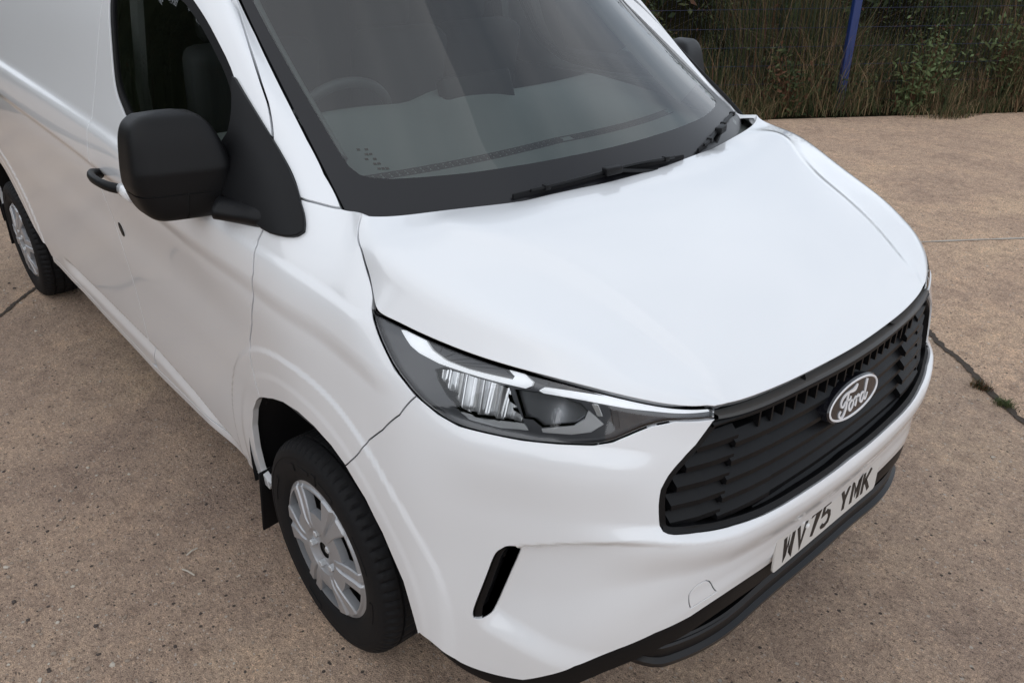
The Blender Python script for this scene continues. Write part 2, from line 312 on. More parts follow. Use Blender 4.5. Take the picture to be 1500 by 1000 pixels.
def SNrm(u,v):
    e=1e-3;u=np.asarray(u);v=np.asarray(v)
    N=np.cross(S(u+e,v)-S(u-e,v),S(u,v+e)-S(u,v-e));return N/(np.linalg.norm(N,axis=1)[:,None]+1e-12)

# ---- bonnet ----
SHUT=np.array([(1.2291,1.3378),(1.2325,1.3676),(1.2483,1.3868),(1.2745,1.4016),(1.3237,1.4161),(1.4078,1.4254),(1.4780,1.4345),(1.4960,1.4560),(1.4632,1.4868)])
def shut_path(n):
    d=np.r_[0,np.cumsum(np.linalg.norm(np.diff(SHUT,axis=0),axis=1))];x=np.linspace(0,d[-1],n)
    return np.stack([np.interp(x,d,SHUT[:,0]),np.interp(x,d,SHUT[:,1])],1)*.5+basis(d,x)@SHUT*.5
def edge_uv(t):
    """the bonnet's edge on the body: over the lamp, then up the shut line"""
    q=shut_path(200);x=np.clip((t-.73)/.27,0,1);k=np.linspace(0,1,200)
    u=np.where(t<.73,basis(np.array([0,.14,.28,.44,.60,.73]),np.clip(t,0,.73))@np.array([.53,.69,.82,.95,1.09,1.2291]),np.interp(x,k,q[:,0]))
    return u,np.where(t<.73,1.339,np.interp(x,k,q[:,1]))
KC=np.array([(-.02,.44,1.115),(-.085,.455,1.160),(-.175,.48,1.212),(-.275,.50,1.260),(-.375,.525,1.297),(-.47,.56,1.327),(-.57,.612,1.360),(-.655,.665,1.378),(-.735,.72,1.388)])
MC_=np.array([(-.03,.474,1.113),(-.11,.575,1.165),(-.19,.645,1.207),(-.30,.712,1.244),(-.475,.785,1.286),(-.60,.825,1.322),(-.68,.835,1.342),(-.73,.825,1.360),(-.785,.797,1.381)])
CC=np.array([(.046,0,1.092),(-.03,0,1.146),(-.13,0,1.206),(-.24,0,1.262),(-.34,0,1.300),(-.43,0,1.325),(-.52,0,1.347),(-.60,0,1.358),(-.667,0,1.362)])
def gram(x,t,w,k):
    e=.01
    B=basis(x,t) if k==0 else (basis(x,t+e)-basis(x,t-e))/(2*e) if k==1 else (basis(x,t+e)-2*basis(x,t)+basis(x,t-e))/e**2
    return B.T@(w[:,None]*B)
def fair(net,xs,ts,W,lam):
    """pulls a net of points smooth; W says how firmly each point is held"""
    a=np.linspace(xs[0]+.02,xs[-1]-.02,60);b=np.linspace(ts[0]+.02,ts[-1]-.02,80);wa=np.full(60,(xs[-1]-xs[0])/60);wb=np.full(80,(ts[-1]-ts[0])/80)
    E=np.kron(gram(xs,a,wa,2),gram(ts,b,wb,0))+2*np.kron(gram(xs,a,wa,1),gram(ts,b,wb,1))+np.kron(gram(xs,a,wa,0),gram(ts,b,wb,2))
    A=lam*E+np.diag(W.ravel());return np.linalg.solve(A,(W[...,None]*net).reshape(-1,3)).reshape(net.shape)
def make_bonnet():
    t0=np.array([0,.14,.28,.44,.60,.73,.83,.92,1.0]);W=basis(t0,BT)
    K,M_,C=W@KC,W@MC_,W@CC
    E=S(*edge_uv(BT))
    rows=[]
    for f in(-.68,-.35,0,.35,.68,.93):
        a=abs(f);rows.append(C+(K-C)*np.array([a**2,f,a**2.2]))
    rows.append(K);rows.append(K*.72+M_*.28);rows.append(M_);rows.append(E*.5+M_*.5+np.array([.002,.004,.004]));rows.append(E)
    rows=np.array(rows)
    fu=np.array([-.33,-.17,0,.17,.33,.46,.482,.49,.505,.518,.53]);fr=S(np.abs(fu),np.full(11,1.34));fr[fu<0,1]*=-1
    rows[:,0]=fr
    e=E[-1];y=np.clip(BS,-9,1.6)/1.6*e[1]
    re=np.stack([np.interp(np.abs(y),[0,.25,.44,.64,e[1]],[-.667,-.681,-.710,-.775,e[0]]),y,np.interp(np.abs(y),[0,.5,.66,e[1]],[1.361,1.361,1.364,e[2]])],1)
    rows[:,-1]=re
    H=np.full(rows.shape[:2],.05);H[:,0]=60;H[:,-1]=30;H[-1]=60;H[6]=.15;H[8]=.6*(1-.96*sst(.74,.88,BT));H[9]=.10*(1-.96*sst(.74,.88,BT));H[7]=.05
    out=fair(rows,BS,BT,H,1.2e-4);out[-1]=E;out[:,0]=fr
    return out
BS=np.array([-.68,-.35,0,.35,.68,.93,1.0,1.12,1.32,1.46,1.6]);BT=np.linspace(0,1,25)
BN=make_bonnet()
def HD(s,t):
    s=np.atleast_1d(s);t=np.atleast_1d(t)
    P=np.einsum('pi,pj,ijk->pk',basis(BS,s),basis(BT,t),BN)
    # pressed crease running back from the corner of the grille
    a=sst(.03,.20,t)*sst(.90,.62,t);P[:,2]+=a*(-.009*sst(.96,1.09,s)*sst(1.55,1.18,s))
    return P
# ---- windscreen ----
WE=np.array([(-.80,.826,1.30),(-.91,.811,1.378),(-1.102,.782,1.504),(-1.30,.755,1.643),(-1.508,.727,1.803),(-1.63,.705,1.905)])
WT=np.array([-.15,0,.24,.50,.80,1.0])
def WS(s,t):
    s=np.atleast_1d(np.asarray(s,float));t=np.atleast_1d(np.asarray(t,float))
    e=basis(WT,t)@WE
    q=1-s*s*.75-.25*s**4
    return np.stack([e[:,0]+(.245-.03*t)*q,e[:,1]*s,e[:,2]-.018*q*(1-t)+.03*q*t],1)

# outlines of the panels on the body surface (u round the van, v up it)
UVD = {
    'bumper_bottom': [(0.5451, 0.3283), (0.6178, 0.3659), (0.6896, 0.3806), (0.7888, 0.3891), (0.8577, 0.3765), (0.9181, 0.3616), (1.0038, 0.3631), (1.0971, 0.3645), (1.1749, 0.3788), (1.2355, 0.3842)],
    'arch': [(1.2447, 0.374), (1.2706, 0.5438), (1.3201, 0.6671), (1.3702, 0.7406), (1.4413, 0.799), (1.4994, 0.8279), (1.5763, 0.8477), (1.658, 0.8537), (1.7568, 0.8402), (1.84, 0.8151), (1.9321, 0.7784), (1.9989, 0.7352), (2.0524, 0.6749), (2.0915, 0.5971), (2.1157, 0.4913), (2.1224, 0.4028), (2.0964, 0.3484)],
    'sill_bottom': [(2.0936, 0.3442), (2.6665, 0.3328), (3.1595, 0.3231), (3.7574, 0.3503), (4.4439, 0.4009)],
    'wing_bumper_gap': [(1.4413, 0.799), (1.3797, 0.8515), (1.3421, 0.8897), (1.2834, 0.9288), (1.2157, 0.9882), (1.1561, 1.0719)],
    'lamp_bottom': [(1.2293, 1.3378), (1.2159, 1.2908), (1.2062, 1.2307), (1.1911, 1.152), (1.1546, 1.0766), (1.113, 1.0413), (1.0692, 1.0262), (1.0109, 1.0293), (0.9392, 1.0325), (0.8645, 1.0429), (0.789, 1.0565), (0.7491, 1.0807), (0.7163, 1.1289), (0.6725, 1.2056), (0.6257, 1.2544), (0.5274, 1.2678)],
    'lamp_inner': [(0.5271, 1.269), (0.5275, 1.3399)],
    'grille': [(0.5249, 1.2466), (0.5707, 1.0621), (0.6295, 0.919), (0.6352, 0.8658), (0.6344, 0.822), (0.6307, 0.781), (0.6122, 0.7685), (0.5739, 0.758), (0.5308, 0.7472), (0.4436, 0.7273), (0.3327, 0.714), (0.1772, 0.6999), (0.0832, 0.692)],
    'door_front_gap': [(1.7634, 1.8568), (1.8174, 1.7418), (1.8495, 1.6398), (1.8583, 1.5921), (1.8726, 1.5598), (1.8988, 1.5038)],
    'door_front_gap2': [(1.9004, 1.31), (1.9006, 1.2846), (1.8824, 1.2488), (1.8629, 1.207), (1.868, 1.1192), (1.9022, 1.0285), (1.9527, 0.9534), (1.963, 0.8966), (1.9678, 0.8497), (1.9621, 0.8048), (1.9581, 0.7664)],
    'pillar_base': [(1.8191, 1.4087), (1.7854, 1.4168), (1.7348, 1.4326), (1.6469, 1.4592)],
    'shut_line': [(1.2234, 1.3465), (1.2325, 1.3676), (1.2483, 1.3868), (1.2745, 1.4016), (1.3237, 1.4161), (1.4078, 1.4254), (1.4897, 1.4379), (1.4991, 1.4558), (1.4632, 1.4868)],
    'ws_edge': [(1.6469, 1.4592), (1.7056, 1.5065), (1.7102, 1.5639), (1.6943, 1.6317), (1.683, 1.7107), (1.6752, 1.8109), (1.692, 1.9146)],
    'wing_top': [(1.6469, 1.4592), (1.5778, 1.4712), (1.4622, 1.4901)],
    'sail_front': [(2.0002, 1.6251), (1.8988, 1.5038), (1.8191, 1.4087), (1.7569, 1.3766), (1.7332, 1.3594), (1.7483, 1.3406), (1.8065, 1.3222), (1.871, 1.3131), (1.9377, 1.3196)],
    'window': [(2.9612, 1.7703), (2.9104, 1.6541), (2.8755, 1.5563), (2.7929, 1.4874), (2.6832, 1.4356)],
    'window_front': [(2.1947, 1.8266), (2.0865, 1.7455), (2.0002, 1.6251)],
    'sail_rear': [(1.999, 1.6202), (2.0272, 1.5181), (2.0449, 1.4632)],
    'vent': [(0.9826, 0.7229), (0.9938, 0.7143), (1.0038, 0.6958), (1.0213, 0.6457), (1.0434, 0.5854), (1.059, 0.538), (1.0555, 0.5229), (1.0395, 0.5243), (1.0185, 0.5329), (1.0113, 0.5425), (0.9778, 0.6357), (0.9535, 0.6975), (0.9478, 0.7153), (0.9516, 0.7345), (0.9716, 0.7315)],
    'vent_fin': [(0.9732, 0.7263), (0.986, 0.7041), (1.0081, 0.6393), (1.0306, 0.558), (1.0348, 0.5281)],
    'tow_cover': [(0.5462, 0.3571), (0.5509, 0.4328), (0.5506, 0.478), (0.5352, 0.5021), (0.5108, 0.5016), (0.4969, 0.4756), (0.4871, 0.412), (0.4793, 0.3186)],
    'drl_a': [(1.1475, 1.3218), (1.1355, 1.327), (1.0888, 1.3243), (1.0787, 1.2974), (1.0514, 1.2759), (1.0078, 1.2737), (0.922, 1.287), (0.9156, 1.3068), (0.9231, 1.3354), (0.897, 1.3391), (0.8865, 1.3005), (0.8905, 1.2813), (0.9028, 1.2622), (0.9299, 1.261), (0.9969, 1.257), (1.0709, 1.2528), (1.1132, 1.2643), (1.1297, 1.2796)],
    'drl_b': [(0.8793, 1.2662), (0.8682, 1.2876), (0.7659, 1.3235), (0.6819, 1.3343), (0.5409, 1.3477), (0.5378, 1.3167), (0.6767, 1.2982), (0.7322, 1.2816), (0.8079, 1.2697), (0.8728, 1.2591)],
    'bowl_a': [(1.0921, 1.2135), (1.0665, 1.2396), (1.0064, 1.2447), (0.9388, 1.2432), (0.9402, 1.1829), (0.9346, 1.1049), (0.9381, 1.0831), (0.9981, 1.0698), (1.0665, 1.0658), (1.0858, 1.118), (1.0944, 1.176)],
    'bowl_b': [(0.9288, 1.2384), (0.8954, 1.2488), (0.8527, 1.2565), (0.8105, 1.2386), (0.7949, 1.2005), (0.8134, 1.1332), (0.8979, 1.0872), (0.9139, 1.1142), (0.9327, 1.1109)],
    'rim_a': [(1.065, 1.0692), (1.0248, 1.0639), (0.9347, 1.088), (0.9293, 1.0653), (0.9879, 1.0536), (1.0504, 1.0535)],
    'rim_b': [(0.8988, 1.0825), (0.828, 1.123), (0.8044, 1.1655), (0.7967, 1.2108), (0.7853, 1.1926), (0.7674, 1.1569), (0.7935, 1.1072), (0.8356, 1.0816), (0.8979, 1.0694)],
    'mark_a': [(0.7898, 1.2514), (0.78, 1.256), (0.7702, 1.2007), (0.7793, 1.1959)],
    'mark_b': [(0.7547, 1.2454), (0.7438, 1.2535), (0.7341, 1.1539), (0.7453, 1.1494)],
    'turn_a': [(1.0845, 1.3321), (1.0103, 1.3343), (0.9263, 1.3345), (0.9215, 1.3008), (1.008, 1.2811), (1.0492, 1.284), (1.0745, 1.3024)],
    'turn_b': [(0.8862, 1.3386), (0.8232, 1.3552), (0.7374, 1.3675), (0.7081, 1.3476), (0.7648, 1.3357), (0.8686, 1.2936), (0.8813, 1.3042)]}
# ------------------------------------------------------------------ panel builder
def inside(poly, P):
    poly = np.asarray(poly); x, y = P[:, 0], P[:, 1]; c = np.zeros(len(P), bool); n = len(poly); j = n-1
    for i in range(n):
        xi, yi = poly[i]; xj, yj = poly[j]
        k = ((yi > y) != (yj > y)) & (x < (xj-xi)*(y-yi)/((yj-yi) if yj != yi else 1e-12)+xi); c ^= k; j = i
    return c
def densify(poly, step, f):
    out = []; n = len(poly)
    for i in range(n):
        a = np.array(poly[i], float); b = np.array(poly[(i+1) % n], float)
        P = f(np.array([a[0], b[0]]), np.array([a[1], b[1]])); L = np.linalg.norm(P[1]-P[0]); m = max(1, int(math.ceil(L/step)))
        for k in range(m): out.append(a+(b-a)*k/m)
    return np.array(out)
def soften(poly, n=1, keep=50):
    """rounds a traced outline by corner cutting, leaving corners sharper than keep degrees alone"""
    P = [np.array(p, float) for p in poly]
    for _ in range(n):
        out = []; m = len(P)
        for i in range(m):
            a, b, c = P[i-1], P[i], P[(i+1) % m]; u, v = b-a, c-b
            cs = np.dot(u, v)/(np.linalg.norm(u)*np.linalg.norm(v)+1e-12)
            if cs < math.cos(math.radians(keep)): out.append(b)
            else: out += [b-u*.25, b+v*.25]
        P = out
    return P
def SV(w, v, off=0.):
    w = np.asarray(w, float); v = np.asarray(v, float); u = np.abs(w); P = S(u, v)
    if np.any(off): P = P+SNrm(u, v)*np.reshape(off, (-1, 1) if np.ndim(off) else (1, 1))
    P[:, 1] *= -np.sign(np.where(w == 0, 1, w)); return P
def at(off): return lambda w, v: SV(w, v, off)
def near_dist(Q, B):
    d = np.full(len(Q), 1e9)
    for k in range(0, len(B), 64):
        d = np.minimum(d, np.sqrt(((Q[:, None]-B[None, k:k+64])**2).sum(2)).min(1))
    return d
def panel(name, poly, f, mat_, parent=None, holes=(), step=.014, grid=None, gap=.002, roll=.0012, depth=.012, flange=True, mats=None, backface=None, flip=True, edge=None):
    """a trimmed sheet of the surface f(u,v) with rolled, returned edges"""
    grid = grid or step; e = 8e-4
    def der(uv):
        u, v = uv[:, 0], uv[:, 1]
        return (f(u+e, v)-f(u-e, v))/(2*e), (f(u, v+e)-f(u, v-e))/(2*e)
    loops = []
    for li_, lp in enumerate([poly]+list(holes)):
        L = densify(lp, edge or step, f)
        area = .5*np.sum(L[:, 0]*np.roll(L[:, 1], -1)-np.roll(L[:, 0], -1)*L[:, 1])
        if (area > 0) != (li_ == 0): L = L[::-1]
        # move the edge inwards (into the sheet) by gap, measured on the surface
        t = np.roll(L, -1, 0)-np.roll(L, 1, 0); du, dv = der(L)
        def inward(L, t, du, dv):
            T = du*t[:, :1]+dv*t[:, 1:]; T /= np.linalg.norm(T, axis=1)[:, None]+1e-12
            N = np.cross(du, dv); N /= np.linalg.norm(N, axis=1)[:, None]+1e-12
            return np.cross(N, T), N
        I, N = inward(L, t, du, dv)
        a = (du*du).sum(1); b = (du*dv).sum(1); c = (dv*dv).sum(1); p = (du*I).sum(1); q = (dv*I).sum(1); D = a*c-b*b+1e-12
        dq = np.stack([(c*p-b*q)/D, (a*q-b*p)/D], 1)*gap; ln = np.maximum(np.linalg.norm(du*dq[:, :1]+dv*dq[:, 1:], axis=1), (np.sqrt(a)*np.abs(dq[:, 0])+np.sqrt(c)*np.abs(dq[:, 1]))*.5); dq *= np.minimum(1, 1.2*abs(gap)/(ln+1e-9))[:, None]; L2 = L+dq
        loops.append((L2, I, N))
    outer = loops[0][0]
    gs = grid if isinstance(grid, tuple) else (grid, grid)
    lo, hi = outer.min(0), outer.max(0)
    gu = np.arange(lo[0], hi[0], gs[0]); gv = np.arange(lo[1], hi[1], gs[1]*.866)
    UU, VV = np.meshgrid(gu, gv); UU = UU+(np.arange(len(gv)) % 2)[:, None]*gs[0]*.5
    G = np.stack([UU.ravel(), VV.ravel()], 1)
    ok = inside(outer, G)
    for h in loops[1:]: ok &= ~inside(h[0], G)
    G = G[ok]; BD = np.concatenate([l[0] for l in loops])
    sc_ = np.array([1/gs[0], 1/gs[1]])
    if len(G): G = G[near_dist(G*sc_, BD*sc_) > .55]
    pts = np.concatenate([BD, G]); edges = []; k = 0
    for l in loops:
        n = len(l[0]); edges += [(k+i, k+(i+1) % n) for i in range(n)]; k += n
    vo, eo, fo, ov, oe, of_ = delaunay_2d_cdt([Vector(p) for p in pts], edges, [], 0, 1e-7)
    vo = np.array([tuple(v) for v in vo]); F = np.array([list(x) for x in fo])
    cen = vo[F].mean(1); ok = inside(outer, cen)
    for h in loops[1:]: ok &= ~inside(h[0], cen)
    F = F[ok]
    P = f(vo[:, 0], vo[:, 1]); du, dv = der(vo); N = np.cross(du, dv); N /= np.linalg.norm(N, axis=1)[:, None]+1e-12
    a2 = (vo[F[:, 1], 0]-vo[F[:, 0], 0])*(vo[F[:, 2], 1]-vo[F[:, 0], 1])-(vo[F[:, 2], 0]-vo[F[:, 0], 0])*(vo[F[:, 1], 1]-vo[F[:, 0], 1])
    F[a2 < 0] = F[a2 < 0][:, ::-1]
    sg = -1. if flip else 1.
    V = [P]; NN = [N*sg]; FF = [tuple(x) for x in (F[:, ::-1] if flip else F)]; n0 = len(P)
    if flange:
        for L2, I, Nn in loops:
            n = len(L2); Pb = f(L2[:, 0], L2[:, 1])
            r0 = Pb; r1 = Pb-I*roll-Nn*sg*roll; r2 = r1-Nn*sg*depth
            V += [r0, r1, r2]; NN += [Nn*sg, -I, -I]
            for q in range(2):
                for i in range(n):
                    j = (i+1) % n; x = (n0+q*n+i, n0+(q+1)*n+i, n0+(q+1)*n+j, n0+q*n+j)
                    FF.append(x[::-1] if flip else x)
            n0 += 3*n
    V = np.concatenate(V); NN = np.concatenate(NN)
    me = bpy.data.meshes.new(name); me.from_pydata(V.tolist(), [], FF); me.shade_smooth()
    me.normals_split_custom_set_from_vertices(NN.tolist())
    return link(name, me, parent, mats or [mat_])
def inset(poly, f, g, step=.012):
    """the outline moved inwards by g metres on the surface"""
    L = densify(poly, step, f); ar = .5*np.sum(L[:, 0]*np.roll(L[:, 1], -1)-np.roll(L[:, 0], -1)*L[:, 1])
    if ar < 0: L = L[::-1]
    for _ in range(4):
        e = 8e-4; t = np.roll(L, -2, 0)-np.roll(L, 2, 0); du = (f(L[:, 0]+e, L[:, 1])-f(L[:, 0]-e, L[:, 1]))/(2*e); dv = (f(L[:, 0], L[:, 1]+e)-f(L[:, 0], L[:, 1]-e))/(2*e)
        T = du*t[:, :1]+dv*t[:, 1:]; T /= np.linalg.norm(T, axis=1)[:, None]; N = np.cross(du, dv); N /= np.linalg.norm(N, axis=1)[:, None]; I = np.cross(N, T)
        a = (du*du).sum(1); b = (du*dv).sum(1); c = (dv*dv).sum(1); p = (du*I).sum(1); q = (dv*I).sum(1); D = a*c-b*b
        L = L+g/4*np.stack([(c*p-b*q)/D, (a*q-b*p)/D], 1)
    return [tuple(x) for x in L]
def mirror_poly(p): return [(-a, b) for a, b in reversed(p)]
def pair(o): return mirror_copy(o, o.parent)
U = UVD
H1 = 1.335   # row of the bonnet edge
van = empty('van', (0, 0, 0))
tag(van, 'white panel van with black mirrors and black grille parked on the concrete yard', 'van')

# ---- bumper
arch = U['arch']; gapw = U['wing_bumper_gap']; lampb = soften(U['lamp_bottom'], 1)
gr = [q for q in U['grille'] if q[0] > .36]+[(.328, .7085), (.17, .699), (.074, .6955)]      # the lower edge runs level across the middle
GE = U['lamp_bottom'][4]        # where the wing gap meets the lamp
half = [(0, .306), (.25, .310), (.46, .318)]+U['bumper_bottom']+arch[:5]+gapw[1:-1]+[GE]
lb = U['lamp_bottom'][5:]
half += lb+soften(gr, 1, 60)[1:]+[(0, .695)]
tow = soften([(a, max(b, .385)) for a, b in U['tow_cover']], 1, 60)
vent = soften(U['vent'], 1, 75)
def sym_closed(h):
    return [p for p in h]+[(-a, b) for a, b in reversed(h) if a > 1e-6]
bumper = panel('bumper', sym_closed(half), SV, M_PAINT, van, holes=[vent, mirror_poly(vent), tow], step=.010, grid=(.010, .009), gap=.0024, edge=.007)
panel('tow_cover', tow, SV, M_PAINT, bumper, step=.008, gap=.0022, edge=.005)
# corner vents: recessed black pocket and its blade
for sg in (1, -1):
    q = (lambda p: p) if sg > 0 else mirror_poly
    vt = panel('corner_vent', q(vent), at(-.040), M_BLACK, van, step=.01, gap=.0012, roll=0, depth=-.039, edge=.006)
    blade = [U['vent'][0], U['vent'][1], U['vent'][2], U['vent'][3], U['vent'][4], U['vent'][5], U['vent'][6]]+U['vent_fin'][::-1]
    panel('vent_blade', q(blade), at(-.005), M_BLACK, vt, step=.01, gap=.001, depth=.030, edge=.006)

# ---- wings
PB0 = U['pillar_base'][0]; PG = (1.875, 1.345); PH = (1.856, 1.456)
wing = arch[4:11]+U['door_front_gap2'][::-1]+[PG]+U['pillar_base']+[(1.56, 1.474)]
wing += [tuple(q) for q in shut_path(40)[::-1]]+U['lamp_bottom'][1:5]+gapw[1:-1][::-1]
wing_o = panel('front_wing', wing, SV, M_PAINT, van, step=.008, gap=.0034, edge=.008, depth=.018); pair(wing_o)

# ---- bonnet
bon = [(s, 0) for s in np.linspace(-1.6, 1.6, 41)]+[(1.6, t) for t in np.linspace(0, 1, 60)][1:]+[(s, 1) for s in np.linspace(1.6, -1.6, 41)][1:]+[(-1.6, t) for t in np.linspace(1, 0, 60)][1:-1]
def HDs(s, t):
    P = HD(np.abs(s), t); P[:, 1] *= -np.sign(np.where(s == 0, 1, s)); return P
bonnet = panel('bonnet', bon, HDs, M_PAINT, van, step=.012, grid=(.020, .010), gap=.003, depth=.03, edge=.012)

# ---- screen pillars
pil = U['pillar_base']+U['ws_edge'][1:-1]+[(1.690, 1.911), (1.745, 1.911)]+U['door_front_gap']+[PH]
pil_o = panel('screen_pillar', pil, SV, M_PAINT, van, step=.012, gap=.0046, edge=.009, depth=.022); pair(pil_o)

# ---- front doors
SB = U['sill_bottom']
def sillv(u, d=0): return float(np.interp(u, [p[0] for p in SB], [p[1] for p in SB]))+d
gapr = [(3.150, .372), (3.125, .45), (3.085, .9), (3.06, 1.36), (3.045, 1.53), (3.03, 1.75), (3.0, 1.888)]
door = [(u, sillv(u, .034)) for u in np.linspace(2.066, 3.14, 12)]+gapr[1:]+[(u, 1.888) for u in np.linspace(2.9, 1.85, 10)]
door += [(1.7781, 1.8525)]+U['door_front_gap'][1:]+[PH, PB0, PG]+U['door_front_gap2']+arch[11:-1]
win = [(2.0042, 1.6329), (2.089, 1.7479), (2.16, 1.803), (2.25, 1.845), (2.40, 1.858), (2.90, 1.855), (2.965, 1.83), (2.9644, 1.7701), (2.9108, 1.6538), (2.8713, 1.5559), (2.835, 1.512), (2.7864, 1.4845), (2.6817, 1.440), (2.4, 1.436), (2.12, 1.435), (2.045, 1.45), (2.02, 1.53)]
winr = soften(win, 2, 65)
door_o = panel('front_door', door, SV, M_PAINT, van, holes=[winr], step=.012, grid=(.014, .008), gap=.0046, edge=.009, depth=.018)
seal = panel('window_seal', winr, at(-.004), M_RUBBER, door_o, holes=[inset(winr, at(-.004), .024)], step=.02, gap=0, depth=.014, edge=.015)
panel('door_window', winr, at(-.010), M_SGLASS, door_o, step=.03, gap=0, flange=False, edge=.02)
mbh = MB()
hp = SV([2.955, 2.93, 2.88, 2.80, 2.72, 2.67], [1.232, 1.243, 1.247, 1.247, 1.243, 1.238]); hp[:, 1] -= np.array([.002, .028, .044, .046, .030, .0])
tube(mbh, smooth_path(hp, 20), .013, 10, ry=.017); mbh.build('door_handle', M_BLACK, door_o, smooth=True)
mbh = MB(); hc = SV([2.66, 2.62, 2.57], [1.243, 1.244, 1.243]); hc[:, 1] -= .012; tube(mbh, hc, [.014, .016, .012], 10, ry=.022); mbh.build('lock_cover', M_PAINT, door_o, smooth=True)
lk_c = [(3.037-.03+.017*math.cos(t), 1.008+.026*math.sin(t)) for t in np.linspace(0, 2*math.pi, 20)[:-1]]
panel('grommet', lk_c, at(.003), M_BLACK, door_o, step=.01, gap=0, depth=.004, edge=.006)
pair(door_o)

# ---- sills, side panels, roof, tail
sl = [(u, sillv(u, 0)) for u in np.linspace(2.092, 4.58, 40)]+[(u, sillv(u, .033)) for u in np.linspace(4.57, 2.095, 40)]
sill_o = panel('sill', sl, SV, M_PAINT, van, step=.02, gap=.0012, edge=.014, depth=.05); pair(sill_o)
rarch = [(4.585, .43), (4.625, .475), (4.70, .50), (4.82, .60), (4.93, .70), (4.985, .755), (5.06, .81), (5.18, .845), (5.30, .845), (5.42, .82), (5.54, .75), (5.62, .66), (5.66, .54), (5.67, .40)]
sidep = [(3.150, .372)]+[(u, sillv(u, .034)) for u in np.linspace(3.2, 4.56, 14)]+soften(rarch, 1)+[(5.97, .40), (5.97, 1.895)]+[(u, 1.895) for u in np.linspace(5.8, 3.05, 12)]+gapr[::-1][:-1]
side_o = panel('side_panel', sidep, SV, M_PAINT, van, step=.02, grid=(.030, .008), gap=.003, edge=.012, depth=.018); pair(side_o)
# a thin cover strip along the shoulder ledge of the side panel
xs = np.linspace(-1.66, -5.17, 40); mb = MB(); R_ = []
for x in xs:
    ue = np.interp(-x, [1.5, 1.66, 2.15, 5.2], [1.72, 2.24, 2.92, 5.97]); e = SV([ue], [1.895])[0]; yy = abs(e[1])+.004; z0 = e[2]; r = []
    for s in np.linspace(-1, 1, 25): r.append((x, s*yy, z0+.075*(1-abs(s)**2.6)))
    R_.append(r)
top = [tuple(p) for p in WS(np.linspace(-1, 1, 25), np.full(25, 1.0))]
R_ = [[(p[0]+.01, p[1], p[2]+.004) for p in top]]+R_
mb.add(np.array(R_).reshape(-1, 3), grid_faces(25, len(R_))); mb.build('roof', M_PAINT, van, smooth=True)
mb = MB(); R_ = []
for v in np.linspace(.37, 1.905, 20):
    e = SV([5.965], [v])[0]; yy = abs(e[1]); R_.append([(-5.20-.03*(1-s*s)-.02, s*yy, e[2]) for s in np.linspace(-1, 1, 13)])
R_.append([(-5.17, s*.78, 1.975-.05*s*s) for s in np.linspace(-1, 1, 13)])
mb.add(np.array(R_).reshape(-1, 3), [f[::-1] for f in grid_faces(13, len(R_))]); mb.build('tail_panel', M_PAINT, van, smooth=True)

# ---- black structure behind the gaps, floor and wheel housings
mb = MB()
def shell(us_, vs_, off, skip):
    uu, vv = np.meshgrid(us_, vs_); P = SV(uu.ravel(), vv.ravel(), off); F = []
    nu = len(us_)
    for j in range(len(vs_)-1):
        for i in range(nu-1):
            a = j*nu+i; c = P[[a, a+1, a+nu+1, a+nu]].mean(0)
            if not skip(c): F.append((a, a+1, a+nu+1, a+nu))
    mb.add(P, F)
def skip(c):
    return any(math.hypot(c[0]-hx, c[2]-.39) < .47 and abs(c[1]) > .5 for hx in (-.95, -4.45))
for sg in (1, -1):
    shell(sg*np.linspace(1.22, 5.95, 190), np.linspace(.38, 1.36, 40), -.045, skip)
    shell(sg*np.linspace(1.66, 2.0, 12), np.linspace(1.36, 1.9, 20), -.035, skip)
    shell(sg*np.linspace(2.98, 5.95, 30), np.linspace(1.36, 1.88, 20), -.045, skip)
shell(np.linspace(-1.25, 1.25, 90), np.linspace(.36, 1.31, 40), -.115, skip)
# plate under the bonnet and the scuttle
PB = HDs(*[a.ravel() for a in np.meshgrid(np.linspace(-1.28, 1.28, 20), np.linspace(.06, .96, 16))]); PB[:, 2] -= .05
mb.add(PB, grid_faces(20, 16))
PB = WS(*[a.ravel() for a in np.meshgrid(np.linspace(-1, 1, 15), np.array([-.16, -.05, .02]))]); PB[:, 2] -= .035
mb.add(PB, grid_faces(15, 3))
mb.build('inner_structure', M_SHELL, van)
mb = MB()
box(mb, (-2.75, 0, .36), (2.25, .62, .03)); box(mb, (-2.7, 0, .37), (1.05, .91, .02)); box(mb, (-.30, 0, .40), (.18, .55, .02)); box(mb, (-5.05, 0, .40), (.14, .88, .03))
mb.build('underbody', M_SHELL, van)
for hx in (-.95, -4.45):
    for sg in (-1, 1):
        mb = MB(); th = np.linspace(.12, math.pi+.10, 40); V = []
        for yy, rr in ((.958, .468), (.93, .468), (.90, .455), (.60, .455)): V.append(np.stack([hx+rr*np.cos(th), np.full(40, sg*yy), .39+rr*np.sin(th)], 1))
        F = grid_faces(40, 4); c0 = len(np.concatenate(V)); V.append(np.array([[hx, sg*.6, .39]]))
        F += [(3*40+i, 3*40+i+1, c0) for i in range(39)]
        mb.add(np.concatenate(V), F); mb.build('wheel_housing', M_RUBBER, van, smooth=True)

